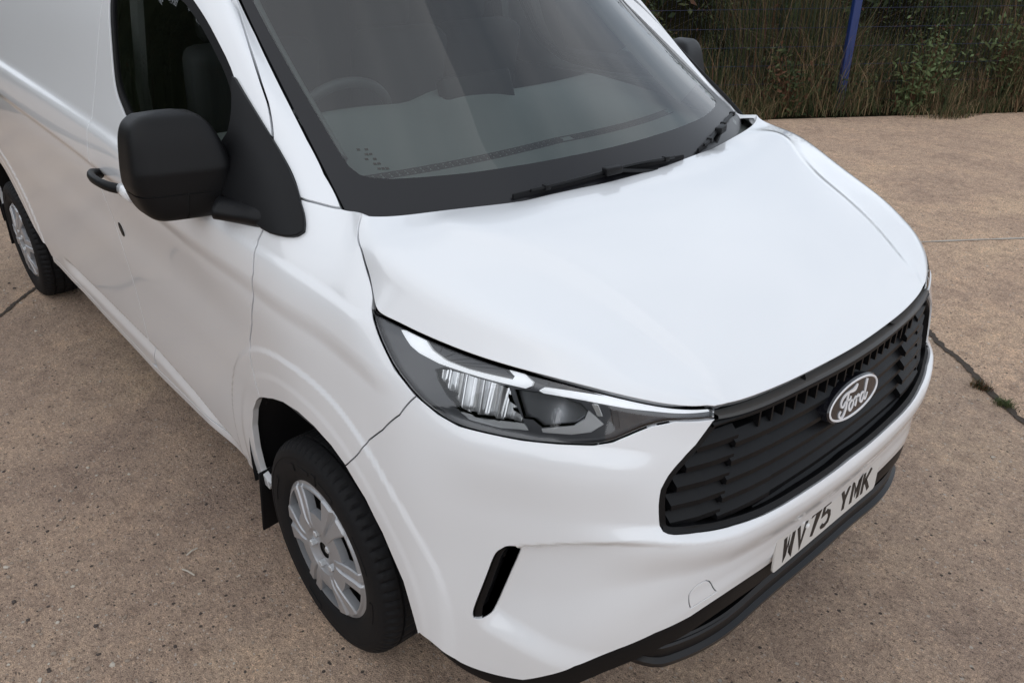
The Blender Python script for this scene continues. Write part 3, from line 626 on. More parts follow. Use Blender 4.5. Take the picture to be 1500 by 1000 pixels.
# ---- lower lip and splitter (black)
bb = [(0, .306), (.25, .310), (.46, .318)]+[p for p in U['bumper_bottom']]
wsx = np.linspace(-1.225, 1.225, 140); E0 = SV(wsx, np.interp(np.abs(wsx), [p[0] for p in bb], [p[1] for p in bb]))
tg = np.gradient(E0, axis=0); tg[:, 2] = 0; tg /= np.linalg.norm(tg, axis=1)[:, None]; nrm = np.stack([tg[:, 1], -tg[:, 0], 0*tg[:, 0]], 1)
if nrm[70, 0] < 0: nrm *= -1
dep = np.interp(np.abs(wsx), [0, .6, .8, .95, 1.1, 1.225], [.060, .075, .080, .055, .030, .004])
def sweep(sel, offs, zz):
    R_ = []
    for (o_, a), z in zip(offs, zz):
        if len(offs) == 8: o_ = o_-.085*sst(.58, .73, np.abs(wsx[sel]))
        if np.min(o_) < -.2: o_ = o_*(1-.85*sst(.85, 1.1, np.abs(wsx[sel])))
        R_.append(np.stack([E0[sel, 0]+nrm[sel, 0]*o_, E0[sel, 1]+nrm[sel, 1]*o_, z], 1))
    return np.concatenate(R_), grid_faces(int(sel.sum()), len(offs))
alls = np.ones(140, bool); mid_ = np.abs(wsx) < .72; E2 = E0[:, 2]; nm_ = int(mid_.sum())
o1 = [(-.020, 0), (-.005, 0), (-.003, 0), (-.006, 0), (-.020, 0), (-.30, 0)]
mb = MB(); V, F = sweep(alls, o1, [E2+.03, E2-.001, E2-.3*dep, E2-dep*.85, E2-dep, E2-dep-.01]); mb.add(V, F)
lower = mb.build('lower_trim', M_BLACK, van, angle=35)
ez = E2[mid_]; k1 = np.full(nm_, 1.)
o2 = [(-.060, 0), (-.050, 0), (-.020, 0), (-.016, 0), (-.018, 0), (-.006, 0), (-.010, 0), (-.30, 0)]
zt = .500*k1
mb = MB(); V, F = sweep(mid_, o2, [ez-.045, .478*k1, .474*k1, .468*k1, .437*k1, .428*k1, .412*k1, .408*k1]); mb.add(V, F)
mb.add(V[[j*nm_ for j in range(8)]], [tuple(range(8))]); mb.add(V[[j*nm_+nm_-1 for j in range(8)]], [tuple(range(8))])
mb.build('splitter', M_GLOSSB, lower, angle=35)
mb = MB(); V, F = sweep(mid_, [(-.018, 0), (-.014, 0), (-.030, 0)], [.492*k1, .486*k1, .482*k1]); mb.add(V, F); mb.build('splitter_rib', M_GLOSSB, lower, angle=35)

# ---- headlamps
lens_half = [p for p in soften(U['lamp_bottom'], 1, 60)]+[(.5265, 1.330)]+[(u, 1.330) for u in np.linspace(.56, 1.225, 40)]
def scaled(poly, k):
    c = np.mean(np.array(poly), 0); return [tuple(c+(np.array(p)-c)*k) for p in poly]
def clampv(poly, vmax=1.327): return [(a, min(b, vmax)) for a, b in poly]
lamp = empty('headlamp'); lamp.parent = van
body = panel('lamp_housing', lens_half, at(-.080), M_BEZEL, lamp, step=.014, gap=-.001, roll=0, depth=-.078, edge=.010)
bz = panel('lamp_bezel', lens_half, at(-.020), M_BEZEL, lamp, holes=[U['bowl_a'], U['bowl_b']], step=.010, gap=.001, depth=.004, edge=.007)
def drl(p, nm, off, m_, dep=.008): return panel(nm, clampv(p), at(off), m_, lamp, step=.010, gap=0, roll=.0008, depth=dep, edge=.007)
drl(U['drl_a'], 'daytime_light', -.010, M_DRL, .010); drl(U['drl_b'], 'daytime_light', -.010, M_DRL, .010)
def flute(w, v):
    u = np.abs(np.asarray(w)); t = (u-1.0)*1.0+(np.asarray(v)-1.17)*.25
    return SV(w, v, -.046+.007*np.sin(t*2*math.pi/.040)+.004*np.sin(t*2*math.pi/.0173+v*9))
def scaled2(poly, k): return scaled(poly, k)
bowl = panel('reflector_bowl', U['bowl_a'], flute, M_CHROME, lamp, step=.003, gap=.001, roll=0, depth=-.022, edge=.006)
bowl2 = panel('projector_bowl', U['bowl_b'], at(-.036), M_DARKGL, lamp, step=.01, gap=.001, roll=0, depth=-.015, edge=.006)
panel('bowl_rim', U['rim_a'], at(-.016), M_SATIN, lamp, step=.008, gap=0, depth=.006, edge=.006)
panel('bowl_rim', U['rim_b'], at(-.016), M_SATIN, lamp, step=.008, gap=0, depth=.006, edge=.006)
panel('marker_reflector', U['mark_a'], at(-.015), M_CHROME, lamp, step=.008, gap=0, depth=.006, edge=.006)
panel('marker_reflector', U['mark_b'], at(-.015), M_RIB, lamp, step=.008, gap=0, depth=.006, edge=.006)
# ribbed turn-signal strips above the light guides
def lerp_strip(poly, n, nm):
    P = np.array(clampv(poly, 1.325)); m = len(P)//2
    top = P[:len(P)-m]; bot = P[len(P)-m:][::-1]
    tt = np.linspace(0, 1, n+1)
    def ev(L, t):
        d = np.r_[0, np.cumsum(np.linalg.norm(np.diff(L, axis=0), axis=1))]; return np.stack([np.interp(t*d[-1], d, L[:, 0]), np.interp(t*d[-1], d, L[:, 1])], 1)
    A, B_ = ev(top, tt), ev(bot, tt)
    for i in range(n):
        q = [tuple(A[i]), tuple(A[i+1]), tuple(B_[i+1]), tuple(B_[i])]
        if abs(A[i][1]-B_[i][1])+abs(A[i+1][1]-B_[i+1][1]) < .012: continue
        panel(nm, q, at(-.014), M_RIB, lamp, step=.01, gap=.0012, roll=.001, depth=.005, edge=.01)
lerp_strip(U['turn_a'], 6, 'signal_segment'); lerp_strip(U['turn_b'], 6, 'signal_segment')
panel('lamp_lens', lens_half, at(-.003), M_LENS, lamp, step=.012, gap=.003, roll=.001, depth=.006, edge=.008)
lamp2 = empty('headlamp'); lamp2.parent = van
for ch in list(lamp.children): mirror_copy(ch, lamp2)
# black shadow gap trim between lamp and bonnet
# ---- grille
grille = empty('grille'); grille.parent = van
gp = [p for p in soften(gr, 1, 60)]
ghalf = [(0, .697)]+[p for p in gp[::-1] if p[0] > .02]+[(.520, 1.268), (0, 1.268)]
gfull = [p for p in ghalf[:-1]]+[(-a, b) for a, b in reversed(ghalf[:-1]) if a > 1e-6]
panel('grille_back', gfull, at(-.060), M_SHELL, grille, step=.03, gap=-.004, roll=0, depth=-.058, edge=.02)
inner = scaled([(a, b) for a, b in gfull], .955)
inner = [(a, b-.012) for a, b in inner]
panel('grille_frame', gfull, at(-.006), M_BLACK, grille, holes=[inset(gfull, at(-.006), .016)], step=.012, gap=.0015, depth=.05, edge=.010)
# slats: each swept along the front of the van with a wedge section; the middle ones sit a step apart from the outer ones
def gx(y, z):
    """front face of the body at height z and |y|"""
    u = np.interp(abs(y), [0, .26, .53, .62, .69], [0, .26, .53, .635, .69]); v0 = np.interp(z, [.76, .815, .88, .97, 1.02, 1.06, 1.09], [.66, .73, .83, 1.0, 1.12, 1.23, 1.33])
    return SV([u], [v0])[0][0]
def ylim(z): return float(np.interp(z, [.80, .83, .88, .94, 1.08], [.58, .605, .605, .585, .505]))
def slat(ya, yb, z, h, out, tilt=.55):
    n = max(3, int(abs(yb-ya)/.04)); ys = np.linspace(ya, yb, n); mb = MB(); V = []
    for y in ys:
        x0 = gx(y, z)-.016+out
        prof = [(0, -.5), (.0, -.1), (-.020, .5), (-.046, .5), (-.046, -.5)]
        V.append([(x0+a, y, z+b*h) for a, b in prof])
    F = grid_faces(5, n, True)+[tuple(range(5))[::-1], tuple(range((n-1)*5, n*5))]
    mb.add(np.array(V).reshape(-1, 3), F); return mb.build('slat', M_BLACK, grille)
zs = [.824, .866, .908, .950, .992]
slat(-.36, .36, .787, .028, -.008)
for k, z in enumerate(zs):
    ins = .335-.012*k*0
    slat(-ins, ins, z, .031, -.006)
    for sg in (-1, 1):
        b = ylim(z+.022)-.012; mid = ins+.10+.012*(4-k)
        if z+.020 < 1.03:
            if mid < b-.03:
                slat(sg*(ins-.015), sg*mid, z+.012, .032, .006); slat(sg*(mid-.012), sg*b, z+.026, .032, .002)
            else: slat(sg*(ins-.015), sg*b, z+.014, .032, .006)
# fins in the upper slot and the panel above it
for y in np.linspace(-.36, .36, 19):
    mb = MB(); box(mb, (gx(y, 1.04)-.032, y, 1.034), (.018, .003, .022)); mb.build('fin', M_BLACK, grille)
mb = MB(); V = []
ys = np.linspace(-.500, .500, 41)
for y in ys:
    x0 = gx(y, 1.06); V.append([(x0-.008, y, 1.058), (x0-.006, y, 1.064), (x0-.012, y, 1.068), (x0-.05, y, 1.068), (x0-.05, y, 1.058)])
mb.add(np.array(V).reshape(-1, 3), grid_faces(5, 41, True)); mb.build('upper_bar', M_BLACK, grille)
mb = MB(); V = []
for u in np.linspace(-.518, .518, 61):
    e = SV([u], [1.262])[0]; g = SV([u], [1.281])[0]
    V.append([(e[0]-.004, e[1], e[2]-.002), (e[0]+.0005, e[1], e[2]+.001), (g[0]-.0015, g[1], g[2]), (g[0]-.006, g[1], g[2]+.001), (g[0]-.03, g[1], g[2]-.002), (e[0]-.03, e[1], e[2]-.008)])
mb.add(np.array(V).reshape(-1, 3), grid_faces(6, 61, True)); mb.build('grille_trim_strip', M_GREYTRIM, grille, angle=40)
# ------------------------------------------------------------------ flat lettering by strokes
def stroke(mb, pts, w, org, ax, ay, nz, h=.0012, mi=0, closed=False):
    """flat ribbon of width w (number or list) through 2D points on the plane org + a*ax + b*ay, raised by h"""
    P = np.array(pts, float); n = len(P); W = np.broadcast_to(np.asarray(w, float), (n,))
    T = (np.roll(P, -1, 0)-np.roll(P, 1, 0)) if closed else np.gradient(P, axis=0)
    T /= np.linalg.norm(T, axis=1)[:, None]+1e-12
    N = np.stack([-T[:, 1], T[:, 0]], 1)
    if not closed:                                   # mitre the corners
        for i in range(1, n-1):
            a = P[i]-P[i-1]; a /= np.linalg.norm(a)+1e-12; na = np.array([-a[1], a[0]]); k = abs(np.dot(na, N[i])); N[i] /= max(k, .45)
    L = P+N*W[:, None]/2; R_ = P-N*W[:, None]/2
    def to3(q, z): return np.asarray(org)+np.outer(q[:, 0], ax)+np.outer(q[:, 1], ay)+np.asarray(nz)*z
    V = np.concatenate([to3(L, h), to3(R_, h), to3(L, -.001), to3(R_, -.001)]); F = []
    for i in range(n if closed else n-1):
        j = (i+1) % n; F += [(i, j, n+j, n+i), (2*n+i, 2*n+j, j, i), (n+i, n+j, 3*n+j, 3*n+i)]
    mb.add(V, F, mi)
# ---- number plate
pl = empty('number_plate'); pl.parent = van
PX, PZ, PTILT = .0640, .6075, .03
ay_ = np.array([-math.sin(PTILT), 0, math.cos(PTILT)]); ax_ = np.array([0, 1., 0]); nz_ = np.array([math.cos(PTILT), 0, math.sin(PTILT)])
def plate_f(a, b):
    a = np.asarray(a); b = np.asarray(b); return np.array([PX, 0, PZ])+np.outer(a, ax_)+np.outer(b, ay_)-np.outer(0*a, nz_)
rr = []
for cx, cy, a0 in ((.248, .0435, 0), (-.248, .0435, 90), (-.248, -.0435, 180), (.248, -.0435, 270)):
    rr += [(cx+.012*math.cos(math.radians(a0+t)), cy+.012*math.sin(math.radians(a0+t))) for t in (0, 30, 60, 90)]
panel('plate', rr, plate_f, M_PLATE, pl, step=.03, gap=0, roll=.0006, depth=.004, flip=False, edge=.02)
GLY = {'W': [[(0, 1), (.18, 0), (.5, .80), (.82, 0), (1, 1)]], 'V': [[(0, 1), (.5, 0), (1, 1)]], '7': [[(0, 1), (1, 1), (.35, 0)]],
       '5': [[(.95, 1), (.12, 1), (.06, .56), (.55, .64), (.90, .52), (1, .30), (.88, .08), (.5, 0), (.15, .03), (0, .16)]],
       'Y': [[(0, 1), (.5, .45), (1, 1)], [(.5, .45), (.5, 0)]], 'M': [[(0, 0), (0, 1), (.5, .35), (1, 1), (1, 0)]], 'K': [[(0, 0), (0, 1)], [(.98, 1), (.08, .46)], [(.30, .60), (1, 0)]]}
x = -.226; CW, CH = .040, .071
for ch in 'WV75 YMK':
    if ch == ' ': x += .034; continue
    mb = MB()
    for g in GLY[ch]:
        pts = [(x+.007+p[0]*(CW-.002), (p[1]-.5)*CH) for p in g]
        mx_ = np.array(pts).mean(0)[0]; o3 = np.array([PX, 0, PZ])
        stroke(mb, pts, .0135, o3, ax_, ay_, nz_, .0009)
    mb.build('plate_character', M_INK, pl); x += .0603
mb = MB(); th = np.linspace(0, 2*np.pi, 17)[:-1]
c = np.array([PX, -.118, PZ+.018])
ring = lambda r, h: c+np.outer(r*np.cos(th), ax_)+np.outer(r*np.sin(th), ay_)+nz_*h
mb.add(np.concatenate([ring(.0075, 0), ring(.0075, .003), ring(.004, .0055)]), grid_faces(16, 3, True)+[tuple(range(32, 48))]); mb.build('screw_cap', M_SCREW, pl, smooth=True)
# ---- oval emblem with script lettering
EMX, EMZ = .0595, .9570; et = .18
ea = np.array([0, 1., 0]); eb = np.array([-math.sin(et), 0, math.cos(et)]); en = np.array([math.cos(et), 0, math.sin(et)]); eo = np.array([EMX, -.0, EMZ])
mb = MB(); EA, EB = .118, .0465
th = np.linspace(0, 2*np.pi, 57)[:-1]
def ering(k, h): return eo+np.outer(EA*k*np.cos(th), ea)+np.outer((EB-EA*(1-k))*np.sin(th) if k > .9 else EB*k*np.sin(th), eb)+en*h
mb.add(np.concatenate([ering(1.04, -.03), ering(1.04, -.003), ering(1.0, .001)]), grid_faces(56, 3, True), 1)
mb.add(np.concatenate([ering(1.0, .001), ering(.985, .0022), ering(.955, .0022), ering(.945, .0)]), grid_faces(56, 4, True), 0)
Ei = ering(.945, 0.); mb.add(np.concatenate([Ei, [eo+en*.002]]), [(i, (i+1) % 56, 56) for i in range(56)], 1)
def es(pts, w, n=26):
    P = smooth_path([(a, b, 0) for a, b in pts], n)[:, :2]; W = np.interp(np.linspace(0, 1, n), np.linspace(0, 1, len(w)), w) if isinstance(w, (list, tuple)) else w
    stroke(mb, P, W, eo, ea, eb, en, .0034)
k = .001
es([(14*k, 33*k), (2*k, 25*k), (-18*k, 24.5*k), (-38*k, 25*k), (-57*k, 19*k), (-66*k, 8*k), (-63*k, -1*k), (-54*k, -2*k), (-49*k, 4*k)], [.0035, .011, .008, .0055, .0055, .0055, .005, .005, .004], 40)
es([(-30*k, 23*k), (-36*k, 10*k), (-42*k, -6*k), (-50*k, -22*k), (-61*k, -29*k), (-72*k, -26*k), (-74*k, -17*k), (-66*k, -11*k)], [.006, .007, .0075, .0075, .006, .005, .0055, .004], 40)
es([(-50*k, 4*k), (-36*k, 6*k), (-22*k, 7*k), (-18*k, 12*k)], [.003, .0045, .004, .004], 14)
es([(-16*k, 0), (-24*k, -4*k), (-29*k, -14*k), (-26*k, -23*k), (-18*k, -23*k), (-10*k, -15*k), (-9*k, -4*k), (-15*k, .5*k), (-4*k, -3*k)], [.0055, .006, .0065, .006, .005, .0055, .0055, .004, .003], 40)
es([(-4*k, -2*k), (5*k, 2*k), (7*k, -2*k), (1*k, -22*k)], [.004, .006, .006, .0065], 24)
es([(5*k, -6*k), (13*k, 1*k), (20*k, 1.5*k), (20*k, -4*k)], [.004, .005, .006, .005], 20)
es([(43*k, .5*k), (34*k, .5*k), (27*k, -8*k), (26*k, -18*k), (33*k, -22*k), (42*k, -14*k), (47*k, -1*k)], [.005, .0055, .0065, .006, .005, .005, .004], 34)
es([(62*k, 30*k), (55*k, 14*k), (48*k, -4*k), (45*k, -16*k), (49*k, -21*k), (58*k, -14*k), (63*k, -7*k)], [.0055, .0065, .0065, .006, .005, .004, .003], 34)
mb.build('emblem', [M_EMBW, M_EMBB], grille)

# ---- windscreen with its printed black border
def WSn(s, t):
    P = WS(np.abs(s), t); P[:, 1] *= -np.sign(np.where(np.asarray(s) == 0, 1, s)); return P
def WSo(o):
    def f(s, t):
        e = 1e-3; s = np.asarray(s, float); t = np.asarray(t, float); P = WSn(s, t); N = np.cross(WSn(s+e, t)-WSn(s-e, t), WSn(s, t+e)-WSn(s, t-e)); N /= np.linalg.norm(N, axis=1)[:, None]
        return P-N*o
    return f
wso = [(s, -.03) for s in np.linspace(-.995, .995, 40)]+[(.995, t) for t in np.linspace(0, .99, 30)]+[(s, .995) for s in np.linspace(.995, -.995, 30)]+[(-.995, t) for t in np.linspace(.99, 0, 30)]
ws = panel('windscreen', wso, WSo(0), M_WGLASS, van, step=.05, grid=(.045, .045), gap=.002, roll=0, depth=.004, edge=.03)
clr = [(.455, .106), (.62, .101), (.758, .099), (.84, .098), (.885, .103), (.912, .115), (.928, .145), (.934, .20), (.938, .289), (.948, .471), (.955, .633), (.960, .797), (.962, .88), (.95, .92), (.9, .94), (.4, .95)]
clr = [(0, .110), (.22, .110)]+clr+[(0, .955)]
clr = sym_closed(clr)
panel('black_border', wso, WSo(.0010), M_FRIT, ws, holes=[clr], step=.03, grid=(.03, .03), gap=.001, flange=False, edge=.02)
# pale finisher seen along the inside of the glass edge
e1 = [(.934, .20), (.938, .289), (.948, .471), (.955, .633), (.960, .797), (.962, .88)]
for sg in (1, -1):
    mb = MB(); p = WSo(-.012)([sg*(a-.006) for a, b in e1], [b for a, b in e1]); q = WSo(-.03)([sg*(a-.022) for a, b in e1], [b for a, b in e1]); q2 = WSo(-.10)([sg*(a+.0) for a, b in e1], [b for a, b in e1])
    mb.add(np.concatenate([p, q, q2]), grid_faces(6, 3)); mb.build('pillar_lining', M_PALE, van, smooth=True)
# cowl under the glass
# ---- wipers
def wpt(s, t, o): return WSo(o)([s], [t])[0]
for pts, knuckle, arm in (([(.525, .002), (.405, .012), (.267, .020), (.109, .026), (-.026, .024), (-.15, .014), (-.26, .004)], (.131, .020), [(.131, .022), (-.05, .004), (-.22, -.02), (-.36, -.045)]),
                          ([(-.372, .004), (-.48, .016), (-.567, .028), (-.68, .034), (-.794, .034), (-.855, .030), (-.90, .024)], (-.60, .024), [(-.60, .024), (-.56, .008), (-.50, -.012), (-.42, -.040)])):
    wp = empty('wiper'); wp.parent = van
    mb = MB(); tube(mb, smooth_path([wpt(a, b, .006) for a, b in pts], 26), .0045, 6, ry=.009); mb.build('wiper_blade', M_RUBBER, wp, angle=40)
    mb = MB(); tube(mb, smooth_path([wpt(a, b, .016) for a, b in pts], 26)[2:-2], np.r_[.003, np.full(20, .007), .003], 6, ry=.005)
    kc = wpt(*knuckle, .022); d = wpt(knuckle[0]-.05, knuckle[1], .022)-kc; d /= np.linalg.norm(d); zz = np.array([0, 0, 1.]); b_ = np.cross(zz, d); b_ /= np.linalg.norm(b_)
    rbox(mb, kc, (.030, .012, .011), .004, np.stack([d, b_, np.cross(d, b_)], 1))
    for (a, b) in pts[1:-1:2]: rbox(mb, wpt(a, b, .016), (.009, .009, .007), .002, np.stack([d, b_, np.cross(d, b_)], 1))
    mb.build('blade_spine', M_BLACK, wp, angle=40)
    mb = MB(); tube(mb, smooth_path([wpt(a, b, .020-.060*k_/3) for k_, (a, b) in enumerate(arm)], 14), np.linspace(.008, .013, 14), 8, ry=np.linspace(.006, .009, 14)); mb.build('wiper_arm', M_BLACK, wp, angle=40)
# small printed stamp low on the glass and a sticker low on the passenger side
mb = MB()
for i in range(5):
    for j in range(3 if i in (0,) else 4):
        if random.random() < .25: continue
        a = .885-.011*j-.004*i; b = .205-.017*i; q = WSo(.0008)([a, a-.009, a-.009, a], [b, b, b-.007, b-.007]); mb.add(q, [(0, 1, 2, 3)])
mb.build('glass_stamp', M_GREYTRIM, ws)
mb = MB(); q = WSo(.0012)([-.845, -.885, -.885, -.845], [.010, .016, -.004, -.010]); mb.add(q, [(0, 1, 2, 3)]); mb.build('glass_sticker', M_PALE, ws)

# ---- cabin
dash = empty('dashboard'); dash.parent = van
mb = MB(); rows = []
for s in np.linspace(-1, 1, 41):
    y = s*.84; a = abs(s)
    base_x = -.715-.16*a**2.2
    bump = .025*math.exp(-((y+.42)/.24)**2)                      # instrument hood before the driver (driver sits on the -y side)
    mid = .030*math.exp(-((y-.02)/.16)**4)
    rows.append([(base_x+.03, y, 1.315), (base_x-.06, y, 1.345), (base_x-.25, y, 1.385-.02*a), (base_x-.45, y, 1.425+.3*bump-.03*a), (base_x-.66, y, 1.445+bump+mid*.4-.03*a), (base_x-.80, y, 1.452+bump+mid-.03*a), (base_x-.845, y, 1.43+bump+mid-.03*a), (base_x-.86, y, 1.33), (base_x-.80, y, 1.0)])
V = np.array(rows); t_ = np.linspace(0, 8, 49); V = np.einsum('ab,sbk->sak', basis(np.arange(9.), t_), V)
mb.add(V.reshape(-1, 3), [f[::-1] for f in grid_faces(49, 41)]); mb.build('dashboard_top', M_DASH, dash, smooth=True)
# row of demister slots
for s in np.linspace(-.74, .74, 56):
    if abs(s-.05) < .03: continue
    x = -.715-.16*abs(s)**2.2-.285; mb = MB(); rbox(mb, (x, s*.84, 1.394-.022*abs(s)), (.011, .0075, .004), .001, n=1); mb.build('demister_slot', M_SHELL, dash)
mb = MB(); tube(mb, [(-.985-.16*abs(s)**2.2, s*.84, 1.391-.022*abs(s)) for s in np.linspace(-.8, .8, 40)], .002, 6); tube(mb, [(-1.016-.16*abs(s)**2.2, s*.84, 1.397-.022*abs(s)) for s in np.linspace(-.8, .8, 40)], .002, 6); mb.build('demister_frame', M_RUBBER, dash)
mb = MB(); rbox(mb, (-1.46, .06, 1.475), (.025, .15, .055), .012, np.array([[.94, 0, -.34], [0, 1, 0], [.34, 0, .94]])); mb.build('centre_screen', M_BLACK, dash, angle=40)
st = empty('steering_wheel'); st.parent = van
tilt = math.radians(28); sa = np.array([0, 1., 0]); sb = np.array([-math.sin(tilt)*-1, 0, math.cos(tilt)]); so = np.array([-1.62, -.40, 1.385])
th = np.linspace(0, 2*np.pi, 49); mb = MB(); tube(mb, so+np.outer(.19*np.cos(th), sa)+np.outer(.18*np.sin(th), sb), .017, 10, cap=False); mb.build('rim', mat('steering_rim_grey', (.07, .072, .075), .5), st, smooth=True)
mb = MB(); rbox(mb, so+np.array([.03, 0, 0]), (.03, .07, .055), .02)
for a in (0, math.pi, -math.pi/2): tube(mb, [so+.05*(math.cos(a)*sa+math.sin(a)*sb), so+.18*(math.cos(a)*sa+math.sin(a)*sb)], .014, 8)
mb.build('hub', M_BLACK, st, angle=40)
for yy, wd in ((-.46, .24), (.16, .20), (.56, .20)):
    seat = empty('seat'); seat.parent = van
    mb = MB(); rbox(mb, (-2.12, yy, 1.30), (.075, wd, .33), .05, np.array([[.97, 0, .22], [0, 1, 0], [-.22, 0, .97]])); mb.build('backrest', M_SEAT, seat, smooth=True)
    mb = MB(); rbox(mb, (-2.20, yy, 1.70), (.05, .13, .09), .04); mb.build('headrest', M_SEAT, seat, smooth=True)
    mb = MB(); rbox(mb, (-1.82, yy, .96), (.26, wd, .09), .05); mb.build('cushion', M_SEAT, seat, smooth=True)
mb = MB(); box(mb, (-2.42, 0, 1.09), (.01, .86, .65)); box(mb, (-2.42, 0, 1.78), (.01, .76, .05)); box(mb, (-1.5, 0, .70), (.95, .88, .01)); mb.build('bulkhead', M_CABIN, van)
mb = MB(); box(mb, (-2.05, 0, 1.865), (.36, .70, .008)); mb.build('headlining', M_PALE, van)
for sg in (1, -1):
    mb = MB()
    # inner door card and centre pillar trim
    box(mb, (-1.62, sg*.875, 1.09), (.56, .015, .325)); mb.build('door_card', M_CABIN, van)
    mb = MB(); tube(mb, [(-2.22, sg*.865, 1.0), (-2.23, sg*.86, 1.45), (-2.26, sg*.80, 1.88)], .055, 8, ry=.03); mb.build('centre_pillar_trim', M_CABIN, van, smooth=True)
    mb = MB(); tube(mb, [(-2.15, sg*.835, 1.0), (-2.16, sg*.825, 1.5), (-2.17, sg*.77, 1.86)], .004, 6, ry=.024, up=(0, 1, 0)); mb.build('seat_belt', M_PALE, van)

# ---- door mirrors
mir = empty('door_mirror'); mir.parent = van
sail = U['sail_front'][:-1]+[(1.96, 1.322), (2.06, 1.345), (2.15, 1.40), (2.15, 1.440), (2.075, 1.4777), (2.040, 1.5309), (2.014, 1.60)]
panel('sail_panel', soften(sail, 1, 75), at(.014), M_BLACK, mir, step=.012, gap=.001, roll=.004, depth=.018, edge=.008)
MC = np.array([-1.345, -1.040, 1.437])
def head(mb, z0, z1, y0=-1, y1=1, n=40, k=36):
    """superellipsoid slice between relative heights z0..z1 (fractions of the half height)"""
    pass
def mpoint(a, b):
    """a: angle round the vertical, b: height -1..1"""
    hz = .136; lim = (1-abs(b)**5)**(1/4.2)
    ca, sa_ = math.cos(a), math.sin(a); p = 5.5
    r = (abs(ca)**p+abs(sa_)**p)**(-1/p)
    depth = (.085 if ca > 0 else .055)*(1-.16*max(0, b)-.10*max(0, -b)); w = .116*(1-.10*max(0, b))
    x = r*ca*depth*lim; y = r*sa_*w*lim
    y *= (1-.30*max(0, b)**1.6) if y > 0 else (1-.28*max(0, -b-.25))
    y += .010*b; x -= .018*max(0, b)
    return MC+np.array([x+.30*y, y, b*hz])
def mshell(name, b0, b1, a0=0, a1=2*math.pi, closed=True, inset=0, m_=M_BLACK):
    mb = MB(); n = 64 if closed else 40; bs = np.linspace(b0, b1, 30); 
    bs = np.sign(bs)*(1-(1-np.abs(bs))**1.0)
    an = np.linspace(a0, a1, n, endpoint=not closed); V = []
    for b in bs: V += [mpoint(a, b) for a in an]
    V = np.array(V); c = V.mean(0)
    if inset: V = c+(V-c)*(1-inset)
    F = grid_faces(n, 30, closed)
    F += [tuple(range(n))[::-1], tuple(range(29*n, 30*n))]
    if not closed: F += [tuple(r*n for r in range(30)), tuple(r*n+n-1 for r in range(30))[::-1]]
    mb.add(V, F); return mb.build(name, m_, mir, angle=50)
mshell('mirror_cap', -.405, .9995)
mshell('mirror_core', -.97, -.36, inset=.05, m_=M_SHELL)
mshell('mirror_lower_cover', -.985, -.435, math.radians(-205), math.radians(-2), False)
mshell('mirror_lower_cover', -.985, -.435, math.radians(1), math.radians(152), False)
mb = MB()
g0 = []
for a, b in ((-.070, -.085), (.070, -.085), (.070, .08), (-.070, .08)): g0.append(MC+np.array([-.060+.30*a, a, b]))
mb.add(np.array(g0), [(0, 1, 2, 3)]); mb.build('mirror_glass', mat('mirror_silver', (.7, .72, .74), .02, 1), mir)
ARM = [(-1.207, -1.0, 1.348), (-1.174, -0.965, 1.341), (-1.121, -0.935, 1.339), (-1.077, -0.905, 1.338), (-1.074, -0.87, 1.331), (-1.114, -0.82, 1.317)]
# arm from the head down and inwards to the sail
mb = MB(); ap = smooth_path(ARM, 20)
tube(mb, ap, np.interp(np.linspace(0, 1, 20), [0, .4, .75, 1], [.046, .048, .056, .070]), 20, ry=np.interp(np.linspace(0, 1, 20), [0, .4, .75, 1], [.027, .029, .036, .050])); mb.build('mirror_arm', M_BLACK, mir, smooth=True)
mir2 = empty('door_mirror'); mir2.parent = van
for ch in list(mir.children): mirror_copy(ch, mir2)

